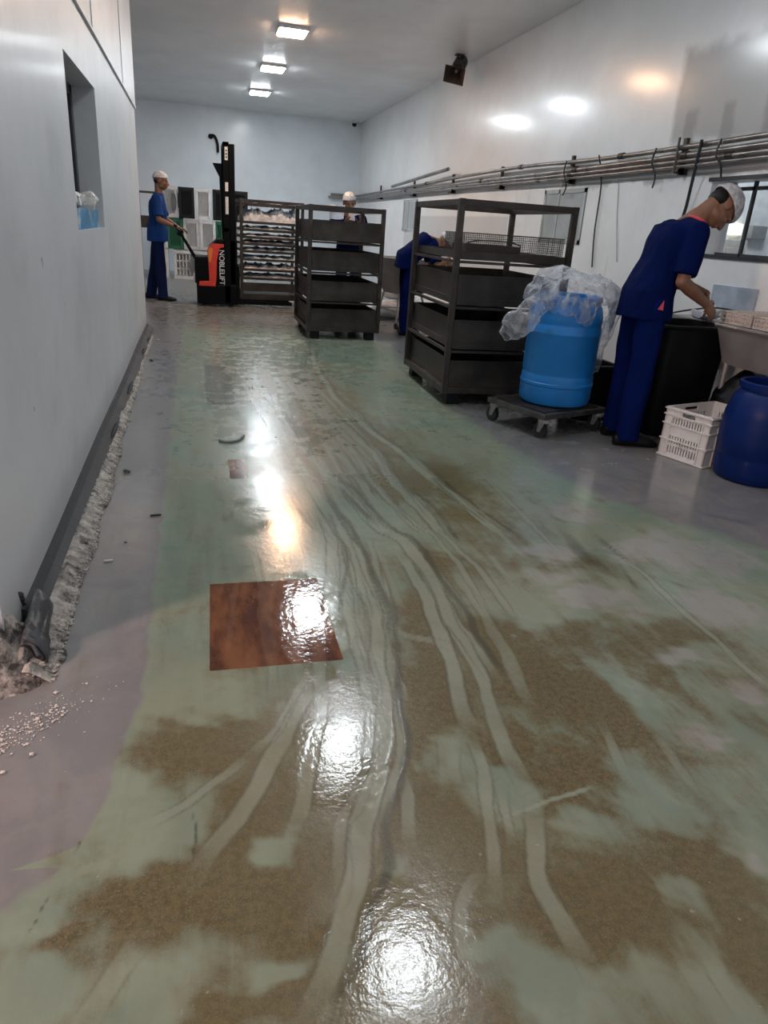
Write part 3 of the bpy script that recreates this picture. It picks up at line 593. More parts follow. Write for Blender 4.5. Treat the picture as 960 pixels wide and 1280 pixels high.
def rack(label, loc, rz, w, d, H, mesh_top):
    t = thing('tray_rack', label, 'rack', loc, rz, 'wheeled steel tray racks')
    p = .042
    for x in (0, w - p):
        for y in (0, d - p):
            bm = newbm(); add_bb(bm, (x, y, .08), (x + p, y + p, H)); obj('post', bm, M_RACK, t, bevel=.003)
    bm = newbm()
    for z0, z1 in ((H - .045, H),):
        add_bb(bm, (p, .004, z0), (w - p, p - .004, z1 - .002)); add_bb(bm, (p, d - p + .004, z0), (w - p, d - .004, z1 - .002))
        add_bb(bm, (.004, p, z0), (p - .004, d - p, z1 - .002)); add_bb(bm, (w - p + .004, p, z0), (w - .004, d - p, z1 - .002))
    obj('top_frame', bm, M_RACK, t, bevel=.003)
    bm = newbm(); z0, z1 = .085, .135
    add_bb(bm, (p, .002, z0), (w - p, p - .002, z1)); add_bb(bm, (p, d - p + .002, z0), (w - p, d - .002, z1))
    add_bb(bm, (.002, p, z0), (p - .002, d - p, z1)); add_bb(bm, (w - p + .002, p, z0), (w - .002, d - p, z1))
    obj('bottom_frame', bm, M_RACK, t, bevel=.003)
    bm = newbm()
    for z in [b - .012 for _, b in TZ[1:]]:
        for x in (.006, w - .034): add_bb(bm, (x, p, z - .018), (x + .028, d - p, z))
        for y in (.006, d - .034): add_bb(bm, (p, y, z - .018), (w - p, y + .028, z))
    obj('shelf_rails', bm, M_RACK, t)
    for i, (zt, zb) in enumerate(TZ):
        x0, x1, y0, y1 = .046, w - .046, .01, d - .01
        if i == 0: zb = .138
        if i == 3 and mesh_top:
            bm = newbm(); add_pan(bm, x0, x1, y0, y1, zb - .01, zb + .050, .006, False)
            wire_panel(bm, (x0, y0 + .02, zb), (x1 - x0, 0, 0), (0, y1 - y0 - .04, 0), 30, 40, .0018); y1 = y0 + .50
            o = obj('mesh_tray', bm, M_TRAY, t)
            bm = newbm()
            hh = .115
            for q0, u, n in (((x0 + .02, y0 + .02, zb + .055), (x1 - x0 - .04, 0, 0), 50), ((x0 + .02, y1 - .02, zb + .055), (x1 - x0 - .04, 0, 0), 50),
                             ((x0 + .02, y0 + .02, zb + .055), (0, y1 - y0 - .04, 0), 32), ((x1 - .02, y0 + .02, zb + .055), (0, y1 - y0 - .04, 0), 32)):
                wire_panel(bm, q0, u, (0, 0, hh), n, 8, .0011)
                a = Vector(q0) + Vector((0, 0, hh)); add_cyl(bm, a, a + Vector(u), .004, n=6)
            obj('wire_mesh', bm, M_MESHB, o); continue
        bm = newbm(); add_pan(bm, x0, x1, y0, y1, zb, zt)
        add_bb(bm, (x0, y0 - .008, zb + .0), (x1, y0, zb + .045)); add_bb(bm, (x0, y0 - .006, zt - .008), (x1, y0 + .012, zt))
        add_bb(bm, (x0 - .008, y0, zb), (x0, y1, zb + .045))
        obj('tray', bm, M_TRAY, t)
    for x in (.05, w - .15):
        for y in (.03, d - .14):
            bm = newbm(); add_bb(bm, (x, y, .0), (x + .1, y + .11, .084)); obj('skid_foot', bm, M_BLACK, t)
    return t
rack('dark steel tray rack with a mesh tray on top, nearest the bright blue drum', (1.74, 4.94, 0), -.03, .88, 1.21, 1.42, True)
rack('dark steel rack of four deep closed trays, in front of a white-capped worker', (1.16, 7.98, 0), 0, .83, 1.11, 1.38, False)
# things lying in the near rack
bm = newbm(); add_pan(bm, 0, .22, 0, .3, 0, .14, .008); add_bb(bm, (-.008, -.008, .13), (.0, .308, .145)); add_bb(bm, (.22, -.008, .13), (.228, .308, .145)); add_bb(bm, (0, -.008, .13), (.22, 0, .145)); add_bb(bm, (0, .3, .13), (.22, .308, .145))
o = obj('metal_bin', bm, M_TRAY, bevel=.002); o.location = (1.92, 5.55, .869); tag(o, 'small dark bin standing in the second tray of the mesh-topped rack', 'bin')
o.location.z = .735
bm = newbm(); add_pan(bm, 0, .46, 0, .34, 0, .085, .006); add_tube(bm, [(0, 0, .09), (.1, 0, .115), (.36, 0, .115), (.46, 0, .09)], .006, 6)
o = obj('wire_basket', bm, M_MESHB); o.location = (2.06, 5.6, 1.04); tag(o, 'shallow brown basket lying in the top mesh tray of the near rack', 'basket')

# rack full of loaded trays beside the stacker
M_BAGW = mat('frosted_food_bag', (.66, .68, .72), .25, 0, .25, 14, .6, 25)
M_MEAT = mat('pale_pink_product', (.66, .58, .56), .35, 0, .35, 18, .6, 30)
M_PAPER = mat('white_liner_sheet', (.78, .78, .76), .5, 0, .15)
t = thing('loaded_tray_rack', 'dark rack stacked with many trays of pale product, right of the tall stacker', 'rack', (.62, 11.0, .07), .06, None)
w, d, H = .92, .8, 1.38
for x in (0, w - .04):
    for y in (0, d - .04):
        bm = newbm(); add_bb(bm, (x, y, .02), (x + .04, y + .04, H)); obj('post', bm, M_RACK, t, bevel=.003)
bm = newbm(); add_bb(bm, (.04, .002, H - .04), (w - .04, .036, H - .002)); add_bb(bm, (.04, d - .036, H - .04), (w - .04, d - .002, H - .002))
add_bb(bm, (.002, .04, H - .04), (.036, d - .04, H - .002)); add_bb(bm, (w - .036, .04, H - .04), (w - .002, d - .04, H - .002))
obj('top_frame', bm, M_RACK, t)
bm = newbm(); add_bb(bm, (.04, .004, .02), (w - .04, d - .004, .10)); add_bb(bm, (.04, .004, .14), (w - .04, .02, .26)); obj('base_plate', bm, M_TRAY, t)
def load_mesh(bm, w, d, z, hgt, k):
    nx_, ny_ = 46, 14; top, low = [], []
    for i in range(nx_ + 1):
        a_, b_ = [], []
        for j in range(ny_ + 1):
            x = .058 + (w - .116) * i / nx_; y = .012 + (d - .044) * j / ny_; e_ = min(1, min(i, nx_ - i) / 3, min(j, ny_ - j) / 2)
            hh_ = hgt * (.8 + .5 * mnoise.noise(Vector((x * 11, y * 6, k * 3.1))) + .35 * mnoise.noise(Vector((x * 31, y * 20, k))))
            a_.append(bm.verts.new((x, y, z + .008 + max(.004, hh_) * (.55 + .45 * e_)))); b_.append(bm.verts.new((x, y, z + .006)))
        top.append(a_); low.append(b_)
    for i in range(nx_):
        for j in range(ny_):
            bm.faces.new((top[i][j], top[i + 1][j], top[i + 1][j + 1], top[i][j + 1])); bm.faces.new((low[i][j], low[i][j + 1], low[i + 1][j + 1], low[i + 1][j]))
    for i in range(nx_):
        for j in (0, ny_): bm.faces.new((top[i][j], top[i + 1][j], low[i + 1][j], low[i][j]))
    for j in range(ny_):
        for i in (0, nx_): bm.faces.new((top[i][j], top[i][j + 1], low[i][j + 1], low[i][j]))
shelf_z = [.30, .42, .56, .67, .77, .86, .96, 1.06, 1.30]
for k, z in enumerate(shelf_z):
    bm = newbm(); add_pan(bm, .045, w - .045, .0, d - .02, z, z + .035, .005); tr = obj('tray', bm, M_TRAY, t)
    rnd = random.Random(k + 5); bm = newbm(); hgt = {7: .19, 1: .085}.get(k, .062)
    m_ = {7: M_BAGW, 1: M_MEAT}.get(k, M_PAPER if k % 4 else M_MEAT)
    load_mesh(bm, w, d, z, hgt, k)
    o = obj('product_load', bm, m_, tr, smooth=True)

# ---------------------------------------------------------------- pallet stacker
M_STK = mat('black_stacker_paint', (.0022, .0022, .0026), .45, 0, Specular_IOR_Level=.12)
M_RED = mat('orange_red_cover', (.66, .045, .022), .35)
M_ORG = mat('orange_cover_accent', (.70, .20, .03), .35)
M_LBL = mat('white_print', (.75, .76, .77), .5)
M_GREYL = mat('grey_print', (.35, .36, .37), .5)
t = thing('pallet_stacker', 'tall black and red-trimmed pallet stacker held by the far left worker', 'pallet stacker', (0, 10.75, 0))
bm = newbm(); add_bb(bm, (0, 0, .03), (.57, .62, .30)); obj('chassis', bm, M_STK, t, bevel=.015)
bm = newbm(); add_bb(bm, (-.02, .03, .30), (.185, .60, .66)); obj('battery_cover', bm, M_STK, t, bevel=.02)
bm = newbm(); add_prism(bm, [(.185, .30), (.57, .30), (.57, .90), (.30, .90), (.19, .80)], .60, 'y', .02); obj('motor_cover', bm, M_STK, t, bevel=.015)
bm = newbm(); add_prism(bm, [(.03, .275), (.26, .275), (.275, .40), (.285, .62), (.325, .785), (.38, .80), (.385, .84), (.22, .845), (.155, .76), (.165, .60), (.175, .345), (.04, .335)], .05, 'y', -.02); obj('trim_cover', bm, M_RED, t, bevel=.008)
bm = newbm(); add_prism(bm, [(.175, .60), (.20, .60), (.235, .77), (.20, .80), (.168, .75)], .01, 'y', -.028); obj('accent', bm, M_ORG, t)
bm = newbm()
add_bb(bm, (.39, .0, .05), (.47, .05, 2.12)); add_bb(bm, (.39, .57, .05), (.47, .62, 2.12)); add_bb(bm, (.47, .02, .05), (.545, .60, 2.10)); add_bb(bm, (.39, .0, 2.07), (.47, .62, 2.12)); add_bb(bm, (.39, .0, 1.0), (.46, .62, 1.06))
obj('mast', bm, M_STK, t, bevel=.006)
bm = newbm(); add_prism(bm, [(.26, 1.86), (.40, 1.86), (.40, .9), (.37, .9), (.345, 1.70), (.29, 1.80)], .12, 'y', .1); obj('mast_bracket', bm, M_STK, t)
bm = newbm(); add_bb(bm, (.57, .06, .04), (1.35, .18, .085)); add_bb(bm, (.57, .44, .04), (1.35, .56, .085)); add_bb(bm, (.545, .04, .04), (.60, .58, .55)); obj('forks', bm, M_STK, t)
bm = newbm(); add_tube(bm, [(0, .3, .62), (-.05, .3, .70), (-.17, .3, .90), (-.24, .3, 1.01)], .018, 8, radii=(.026, .016))
add_tube(bm, [(-.24, .2, 1.02), (-.27, .22, 1.05), (-.27, .38, 1.05), (-.24, .4, 1.02)], .014, 8); add_box(bm, (-.20, .3, .95), (.09, .10, .06), (0, -.9, 0)); obj('tiller', bm, M_STK, t, smooth=True)
for z, h in ((1.23, .22), (1.52, .11), (1.90, .16)):
    bm = newbm(); add_bb(bm, (.415, -.004, z), (.455, .0, z + h)); lb = obj('sticker', bm, M_LBL, t)
bm = newbm()
for z in (1.935, 1.975, 2.015): add_box(bm, (.435, -.006, z), (.018, .003, .018), (0, .78, 0))
obj('label_print', bm, M_STK, lb)
for s, y in ((.07, .12), (.07, .5)):
    for x in (.10, .48): bm = newbm(); add_cyl(bm, (x, y - .03, .045), (x, y + .03, .045), .045, n=18); obj('wheel', bm, M_RUBBER, t, smooth=True)
def text_obj(body, size, m, parent, loc, rot, ext=.003, sx=1.0, shear=0.0, name='lettering'):
    cu = bpy.data.curves.new(name, 'FONT'); cu.body = body; cu.size = size; cu.extrude = ext; cu.align_x = 'CENTER'; cu.align_y = 'CENTER'; cu.offset = .001; cu.shear = shear
    tmp = bpy.data.objects.new('tmp', cu); C.objects.link(tmp); bpy.context.view_layer.update()
    me = bpy.data.meshes.new_from_object(tmp.evaluated_get(bpy.context.evaluated_depsgraph_get())); bpy.data.objects.remove(tmp)
    me.materials.clear(); me.materials.append(m)
    o = bpy.data.objects.new(name, me); C.objects.link(o); o.location = loc; o.rotation_euler = rot; o.scale = (sx, 1, 1)
    if parent: o.parent = parent
    return o
# rotated a quarter turn clockwise, reading downwards on the near side of the cover
text_obj('NOBLELIFT', .10, M_LBL, t, (.350, .0165, .53), (PI / 2, PI / 2, 0), .004, .95)

# ---------------------------------------------------------------- crates at the far end (on end, slotted bases facing the aisle)
M_BLACKC = mat('black_crate_plastic', (.006, .006, .007), .5, Specular_IOR_Level=.3)
def crate_mesh(L, Wd, D, handle):
    """crate standing on end: L tall (z), Wd wide (x), D deep (y), slotted base at -y"""
    bm = newbm(); t_ = .012
    add_bb(bm, (-Wd / 2, 0, 0), (-Wd / 2 + t_, D, L)); add_bb(bm, (Wd / 2 - t_, 0, 0), (Wd / 2, D, L))
    add_bb(bm, (-Wd / 2 + t_, 0, 0), (Wd / 2 - t_, D, t_)); add_bb(bm, (-Wd / 2 + t_, 0, L - t_), (Wd / 2 - t_, D, L))
    for sx in (-1, 1):
        for z in (.02, L / 2 - .015, L - .05): add_bb(bm, (sx * (Wd / 2 - .03) - .018, -.010, z), (sx * (Wd / 2 - .03) + .018, .008, z + .03))
        add_bb(bm, (sx * (Wd / 2 - .03) - .022, -.006, t_), (sx * (Wd / 2 - .03) + .022, .012, L - t_))
    for z in (.012, L - .06): add_bb(bm, (-Wd / 2 + .03, -.006, z), (Wd / 2 - .03, .012, z + .045))
    nx_, nz_ = 5, 3
    for i in range(nx_ + 1):
        x = -Wd / 2 + .05 + (Wd - .10) * i / nx_; add_bb(bm, (x - .008, 0, .05), (x + .008, .010, L - .05))
    for j in range(nz_ + 1):
        z = .06 + (L - .12) * j / nz_; add_bb(bm, (-Wd / 2 + .04, .0, z - .012), (Wd / 2 - .04, .012, z + .012))
    add_bb(bm, (-Wd / 2 + t_, D * .95, t_), (Wd / 2 - t_, D * .95 + .006, L - t_))
    return bm
crates = [ # x, z, material, words
 (-.66, 0, 'w', 'white', 'lowest in the stack behind the far left worker'), (-.66, .56, 'w', 'white', 'middle of the stack behind the far left worker'),
 (-.21, 0, 'w', 'white', 'lowest, just right of the far left worker'), (.21, 0, 'w', 'white', 'lowest, behind the left end of the stacker'),
 (-.37, .56, 'g', 'green', 'beside the hand of the far left worker'), (-.065, .56, 'w', 'white', 'second row, right of the green one'),
 (.24, .56, 'w', 'white', 'second row, behind the stacker battery cover'), (.52, .56, 'g', 'green', 'behind the stacker mast'),
 (-.45, 1.12, 'w', 'white', 'top row, just right of the worker shoulder'), (-.14, 1.12, 'k', 'black', 'top row, between two white ones'),
 (.17, 1.12, 'w', 'white', 'top row, between two black ones'), (.50, 1.12, 'k', 'black', 'top row, left of the stacker mast'),
 (.82, .0, 'w', 'white', 'lowest, between stacker and loaded rack'), (.82, .56, 'w', 'white', 'middle, between stacker and loaded rack'), (.86, 1.12, 'k', 'black', 'top, between stacker and loaded rack')]
cm = {'w': M_WHITEP, 'g': M_GREENP, 'k': M_BLACKC}
XW = [-.66, -.21, .21]
for i, (x, z, c, word, where) in enumerate(crates):
    wd = {2: .42, 3: .42}.get(i, .30)
    dep = .012 if i in (4,) else 0
    bm = crate_mesh(.545, wd - .006, .36, False)
    o = obj('plastic_crate', bm, cm[c]); o.location = (x, 15.1 + dep + (.02 * ((i * 7) % 3)), z + .0); o.rotation_euler = (0, 0, 0)
    tag(o, '%s slotted plastic crate on end, %s' % (word, where), 'crate', 'crates stacked at the far end')
    if i in (2, 8):
        bm = newbm(); prof = [(math.cos(a) * .05, .27 + math.copysign(min(abs(math.sin(a)) * .17, .15), math.sin(a))) for a in [2 * PI * j / 24 for j in range(24)]]
        add_prism(bm, prof, .012, 'y', -.014); bmesh.ops.translate(bm, verts=bm.verts[:], vec=(wd / 2 - .07, 0, 0))
        obj('handle_hole_shade', bm, mat('painted_hollow_shade', (.14, .14, .15), .7), o)  # solid dark grey plate, its colour painting the shade of an open handle hole
# dark rail stand left of the crates
t = thing('rail_stand', 'dark metal stand partly hidden behind the far left worker', 'stand', (-1.05, 15.6, 0))
bm = newbm()
for x in (0, .8):
    add_bb(bm, (x, 0, 0), (x + .04, .04, 1.56))
obj('posts', bm, M_RACK, t)
bm = newbm(); add_bb(bm, (.04, .002, 1.52), (.8, .038, 1.56)); add_bb(bm, (.04, .002, .9), (.8, .038, 1.12)); add_bb(bm, (.35, -.01, 1.30), (.84, .0, 1.515)); obj('panels', bm, M_RACK, t)

# hose on the back wall, camera in the corner, loudspeaker
bm = newbm(); add_tube(bm, [(.39, 17.37, 2.76), (.42, 17.33, 2.78), (.47, 17.32, 2.76), (.51, 17.33, 2.68), (.53, 17.34, 2.58), (.53, 17.35, 2.46)], .028, 8); add_ell(bm, (.385, 17.36, 2.76), (.05, .04, .05))
o = tag(obj('wall_hose', bm, M_BLACK, smooth=True), 'short curved black hose sticking out high on the back wall', 'hose')
t = thing('security_camera', 'small dark dome camera in the far ceiling corner', 'camera', (3.45, 17.2, CEIL))
bm = newbm(); add_cyl(bm, (0, 0, 0), (0, 0, -.05), .055, n=20); obj('mount', bm, M_LFR, t, smooth=True)
bm = newbm(); add_ell(bm, (0, 0, -.07), (.05, .05, .05)); obj('dome', bm, M_BLACK, t, smooth=True)
M_BRNZ = mat('brown_horn_metal', (.10, .065, .045), .45, .3, .3)
t = thing('horn_loudspeaker', 'brown square horn loudspeaker hung from the ceiling near the right wall', 'loudspeaker', (3.36, 10.1, 3.18))
HR = Matrix.Rotation(.0, 3, 'Z')
fw = Vector((-.45, -.72, -.55)).normalized(); sd = fw.cross(Vector((0, 0, 1))).normalized(); up_ = sd.cross(fw).normalized(); sd, up_ = (sd + up_ * .22).normalized(), (up_ - sd * .22).normalized()
bm = newbm(); rings = []
for dist, hs in ((-.02, .045), (.06, .06), (.14, .10), (.22, .155), (.24, .165), (.235, .15), (.15, .09), (.06, .04)):
    rings.append([bm.verts.new(fw * dist + sd * a * hs * .8 + up_ * b * hs * .62) for a, b in ((-1, -1), (1, -1), (1, 1), (-1, 1))])
for A, B in zip(rings, rings[1:]):
    for i in range(4): bm.faces.new((A[i], A[(i + 1) % 4], B[(i + 1) % 4], B[i]))
bm.faces.new(rings[0]); bm.faces.new(rings[-1])
obj('horn', bm, M_BRNZ, t)
bm = newbm(); add_cyl(bm, fw * .05, fw * .13, .035, .02); obj('phase_plug', bm, mat('dull_horn_cone', (.3, .27, .24), .5), t, smooth=True)
bm = newbm(); add_cyl(bm, fw * -.16, fw * -.01, .085, n=20); obj('driver', bm, mat('olive_grey_metal', (.07, .07, .06), .5, .3), t, smooth=True)
bm = newbm(); add_tube(bm, [(0, 0, .03), (.02, .02, .09), (.0, .0, .14)], .018, 8); add_box(bm, (0, 0, .134), (.1, .1, .012)); obj('bracket', bm, M_BRNZ, t)

# ---------------------------------------------------------------- pipe run on the right wall
M_PIPE = mat('galvanised_pipe', (.30, .28, .27), .32, .7, .3, 5, dirt=(.10, .085, .075), dsc=7)
PX = 3.57
runs = [('upper', .019, [(2.9, 1.94), (4.39, 1.91), (6.47, 1.90), (8.17, 1.93), (10.27, 1.915), (13.2, 1.87), (16.9, 1.83)]),
        ('second', .021, [(2.9, 1.865), (4.4, 1.855), (6.7, 1.835), (10.24, 1.83), (16.9, 1.79)]),
        ('third', .015, [(2.9, 1.825), (4.35, 1.815), (6.71, 1.80), (10.9, 1.80), (16.9, 1.765)]),
        ('lowest', .012, [(2.9, 1.79), (4.4, 1.78), (6.8, 1.765), (10.9, 1.775), (16.9, 1.74)])]
for nm, r, pts in runs:
    t = thing('wall_pipe', 'grey metal pipe along the right wall, %s of the run of four' % nm, 'pipe', (PX, 0, 0), 0, 'pipes along the right wall')
    bm = newbm(); add_tube(bm, [(0, y, z) for y, z in pts], r, 10); obj('tube', bm, M_PIPE, t, smooth=True)
    for y in {'upper': (6.1, 8.2, 11.8), 'second': (5.2, 6.9, 9.4, 13), 'third': (4.7, 7.0, 10.3), 'lowest': (7.7,)}[nm]:
        z = np.interp(y, [p[0] for p in pts], [p[1] for p in pts]); bm = newbm(); add_cyl(bm, (0, y - .035, z), (0, y + .035, z), r * 1.35, n=12); obj('coupling', bm, M_RACK, t, smooth=True)
bm = newbm(); add_tube(bm, [(PX - .06, 10.6, 2.03), (PX - .06, 12.1, 1.97), (PX - .05, 13.8, 1.905)], .025, 10)
tag(obj('loose_pipe', bm, M_PIPE, smooth=True), 'short loose pipe resting slanted on top of the pipe run', 'pipe')
bm = newbm()
for z, x0 in ((1.825, 3.0), (1.765, 2.95)): add_tube(bm, [(x0, 17.3, z), (3.5, 17.3, z), (PX, 17.22, z), (PX, 16.8, z)], .026, 10)
tag(obj('corner_pipe', bm, M_PIPE, smooth=True), 'pair of pipe ends turning onto the back wall', 'pipe')
for k, y in enumerate((5.25, 7.02, 8.8, 10.6, 12.6, 15)):
    bm = newbm(); add_bb(bm, (PX + .022, y, 1.72), (XR, y + .04, 1.76)); add_bb(bm, (PX + .022, y, 1.72), (PX + .05, y + .04, 1.97)); add_bb(bm, (PX - .03, y + .01, 1.725), (PX + .022, y + .03, 1.735))
    if k == 0: add_bb(bm, (PX - .032, y + .01, 1.735), (PX - .024, y + .03, 1.97))
    tag(obj('pipe_bracket', bm, M_RACK), ['wall bracket of the pipe run above the window beside the near worker', 'wall bracket of the pipe run by the frosted window', 'wall bracket of the pipe run above the mesh-topped rack, third from the near end', 'wall bracket of the pipe run, fourth from the near end', 'wall bracket of the pipe run, second from the far corner', 'wall bracket of the pipe run nearest the far corner'][k], 'bracket', 'brackets of the pipe run')
# cables and a leaning bar
M_CABLE = mat('black_cable', (.03, .03, .032), .5)
bm = newbm(); add_tube(bm, [(PX - .03, 6.44, 1.93), (PX + .05, 6.46, 1.7), (PX + .06, 6.46, 1.3), (PX + .06, 6.40, .98)], .007, 6)
tag(obj('hanging_cable', bm, M_CABLE, smooth=True), 'thin black cable hanging from the pipes above the plastic bag', 'cable')
bm = newbm(); add_tube(bm, [(PX + .07, 6.2, 1.73), (PX + .07, 6.12, 1.4), (PX + .07, 6.0, 1.05)], .004, 5)
tag(obj('hanging_cable', bm, mat('grey_cord', (.4, .4, .4), .6), smooth=True), 'faint grey cord on the wall right of the black cable', 'cable')
bm = newbm(); add_cyl(bm, (PX - .035, 4.99, 1.93), (PX + .04, 5.12, 1.50), .012, n=8); add_cyl(bm, (PX + .04, 5.12, 1.50), (PX + .055, 5.2, 1.2), .012, n=8)
tag(obj('slanted_conduit', bm, M_CABLE, smooth=True), 'slanted black conduit behind the near worker head', 'conduit')
for k, (y, z1) in enumerate(((4.78, 1.76), (5.55, 1.72), (7.05, 1.70))):
    bm = newbm(); add_tube(bm, [(PX - .03, y, 1.92), (PX - .035, y + .02, 1.82), (PX - .01, y - .02, z1), (PX + .03, y + .05 * k, z1 - .08)], .007, 6)
    tag(obj('pipe_tie', bm, M_CABLE, smooth=True), ['black tie around the pipes right above the near worker', 'black tie around the pipes left above the near worker', 'black tie around the pipes over the frosted window'][k], 'tie', 'ties on the pipes')
# ---------------------------------------------------------------- wheelbarrow-like tub cart behind the racks
t = thing('tub_cart', 'grey steel tub cart on thin legs between the two racks', 'cart', (2.55, 9.25, 0), .25)
bm = newbm()
top = [(-.30, -.42), (.36, -.42), (.36, .42), (-.30, .42)]; bot = [(-.12, -.22), (.2, -.22), (.2, .22), (-.12, .22)]
A = [bm.verts.new((x, y, .86)) for x, y in top]; B = [bm.verts.new((x, y, .42)) for x, y in bot]
A2 = [bm.verts.new((x * .95, y * .95, .86)) for x, y in top]; B2 = [bm.verts.new((x * .92, y * .92, .44)) for x, y in bot]
for i in range(4):
    j = (i + 1) % 4; bm.faces.new((A[i], A[j], B[j], B[i])); bm.faces.new((A2[i], B2[i], B2[j], A2[j])); bm.faces.new((A[i], A2[i], A2[j], A[j]))
bm.faces.new(B[::-1]); bm.faces.new(B2)
obj('tub', bm, M_STEEL, t, bevel=.006)
for sx in (-.12, .2):
    for sy in (-.2, .2):
        bm = newbm(); add_tube(bm, [(sx, sy, .44), (sx * 1.25, sy * 1.15, .25), (sx * 1.35, sy * 1.25, .06)], .013, 8); lg = obj('leg', bm, M_STEEL, t, smooth=True)
        bm = newbm(); add_cyl(bm, (sx * 1.35 - .012, sy * 1.25, .04), (sx * 1.35 + .012, sy * 1.25, .04), .04, n=14); obj('wheel', bm, M_RUBBER, lg, smooth=True)
bm = newbm(); add_tube(bm, [(-.15, -.23, .22), (.25, -.23, .22), (.25, .23, .22), (-.15, .23, .22), (-.15, -.23, .22)], .01, 6, k=1); obj('brace', bm, M_STEEL, t)
M_SACK = mat('pale_sack', (.55, .55, .54), .6, 0, .2, 8, .7, 12)
for k, (x, y, z) in enumerate(((2.62, 10.1, .0), (3.05, 10.75, .0), (2.80, 10.42, .235))):
    bm = newbm(); add_ell(bm, (0, 0, .12), (.32, .22, .12), None, 22, 14)
    for v in bm.verts: v.co += v.co.normalized() * .035 * mnoise.noise(v.co * 9 + Vector((k, 0, 0))); v.co.z = max(v.co.z, .004)
    o = obj('sack', bm, M_SACK, smooth=True); o.location = (x, y, z); o.rotation_euler = (0, 0, k * .6)
    tag(o, ['pale sack on the floor behind the tub cart, lower left', 'pale sack on the floor behind the tub cart, lower right', 'pale sack lying on top of the two others'][k], 'sack', 'sacks behind the tub cart')

# ---------------------------------------------------------------- drums
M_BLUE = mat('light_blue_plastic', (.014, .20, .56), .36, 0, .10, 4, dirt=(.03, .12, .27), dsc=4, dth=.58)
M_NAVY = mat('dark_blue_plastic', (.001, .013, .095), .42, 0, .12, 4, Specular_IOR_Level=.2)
t = thing('plastic_drum', 'bright blue open plastic drum on a small dolly, plastic bag over its mouth', 'drum', (2.345, 4.36, .172))
R = .238
prof = [(0, 0), (R * .86, 0), (R * .95, .012), (R, .045), (R * 1.0, .13), (R * 1.02, .135), (R * 1.02, .15), (R, .155), (R * 1.0, .19), (R * .985, .20), (R * .985, .21), (R, .22), (R, .46), (R * 1.015, .465), (R * 1.015, .475), (R, .485), (R, .515), (R * .985, .52), (R * .985, .53), (R, .54),
        (R * .99, .58), (R * .93, .635), (R * .88, .65), (R * .88, .665), (R * .90, .67), (R * .90, .70), (R * .87, .705), (R * .84, .70), (R * .84, .64), (R * .92, .6), (R * .96, .05), (0, .03)]
bm = newbm(); add_lathe(bm, prof, n=48); obj('barrel', bm, M_BLUE, t, smooth=True)
bm = newbm()
for s in (0.25,): 
    a = s; c_ = Vector((math.cos(a), math.sin(a), 0)) * R * .97
    add_tube(bm, [c_ + Vector((-.02, -.04, .60)), c_ * 1.12 + Vector((0, -.03, .59)), c_ * 1.12 + Vector((0, .04, .57)), c_ + Vector((-.02, .05, .56))], .009, 8)
obj('clamp_handle', bm, M_BLACK, t, smooth=True)
t = thing('drum_dolly', 'low dark metal dolly with casters under the bright blue drum', 'dolly', (2.30, 4.36, 0), .35)
bm = newbm(); z0 = .128
for a, b in (((-.30, -.27), (.30, -.23)), ((-.30, .23), (.30, .27)), ((-.30, -.23), (-.26, .23)), ((.26, -.23), (.30, .23)), ((-.26, -.02), (.26, .02))): add_bb(bm, (a[0], a[1], z0), (b[0], b[1], z0 + .036))
obj('frame', bm, mat('worn_dolly_steel', (.13, .118, .108), .35, .7, .3), t, bevel=.006)
bm = newbm(); add_bb(bm, (-.255, -.225, z0 + .03), (.255, .225, z0 + .042)); obj('plate', bm, M_TRAY, t)
for x in (-.26, .26):
    for y in (-.24, .22): caster(t, x, y, .128, .05)
t = thing('plastic_drum', 'dark blue open drum at the right edge beside the white crate', 'drum', (3.07, 3.235, 0))
R = .212
prof = [(0, 0), (R * .90, 0), (R * .97, .015), (R * 1.0, .05), (R * 1.03, .12), (R * 1.035, .135), (R * 1.035, .15), (R * 1.05, .155), (R * 1.06, .25), (R * 1.05, .34), (R * 1.035, .36), (R * 1.035, .37), (R * 1.0, .40), (R * .90, .47), (R * .80, .497),
        (R * .78, .50), (R * .78, .512), (R * .84, .515), (R * .85, .545), (R * .81, .552), (R * .76, .545), (R * .76, .49), (R * .95, .38), (R * .98, .06), (0, .03)]
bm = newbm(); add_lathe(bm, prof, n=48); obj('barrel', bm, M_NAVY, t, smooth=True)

# plastic bag draped over the drum
M_BAG = bpy.data.materials.new('clear_plastic_film'); n_ = NT(M_BAG)
tr = n_.new('ShaderNodeBsdfTransparent'); tr.inputs[0].default_value = (.93, .94, .96, 1)
n_.put(n_.b.inputs['Base Color'], (.74, .75, .78)); n_.b.inputs['Roughness'].default_value = .16
n_.b.inputs['Subsurface Weight'].default_value = 0
wv = n_.noise(9, 5, .6, dist=1.2); wr = n_.step(wv, .35, .72)
mx = n_.new('ShaderNodeMixShader'); lw = n_.new('ShaderNodeLayerWeight'); lw.inputs[0].default_value = .45
n_.put(mx.inputs[0], n_.math('ADD', n_.mul(lw.outputs[1], .50), n_.mul(wr, .42), clamp=True))
n_.l.new(tr.outputs[0], mx.inputs[1]); n_.l.new(n_.b.outputs[0], mx.inputs[2]); n_.l.new(mx.outputs[0], n_.n['Material Output'].inputs[0])
n_.bump(n_.add(wv, n_.noise(24, 4, .6, dist=.8)), .9, .02)
def crumple(bm, amp, sc, seed=0):
    for v in bm.verts:
        q = v.co * sc + Vector((seed, seed * 2, 0))
        v.co += Vector((mnoise.noise(q), mnoise.noise(q + Vector((9, 0, 0))), mnoise.noise(q + Vector((0, 9, 0))))) * amp
bag = thing('plastic_bag', 'crumpled clear plastic bag spilling over the mouth of the bright blue drum', 'bag', (2.345, 4.36, .84))
bm = newbm(); n, mrow = 96, 30; rows = []
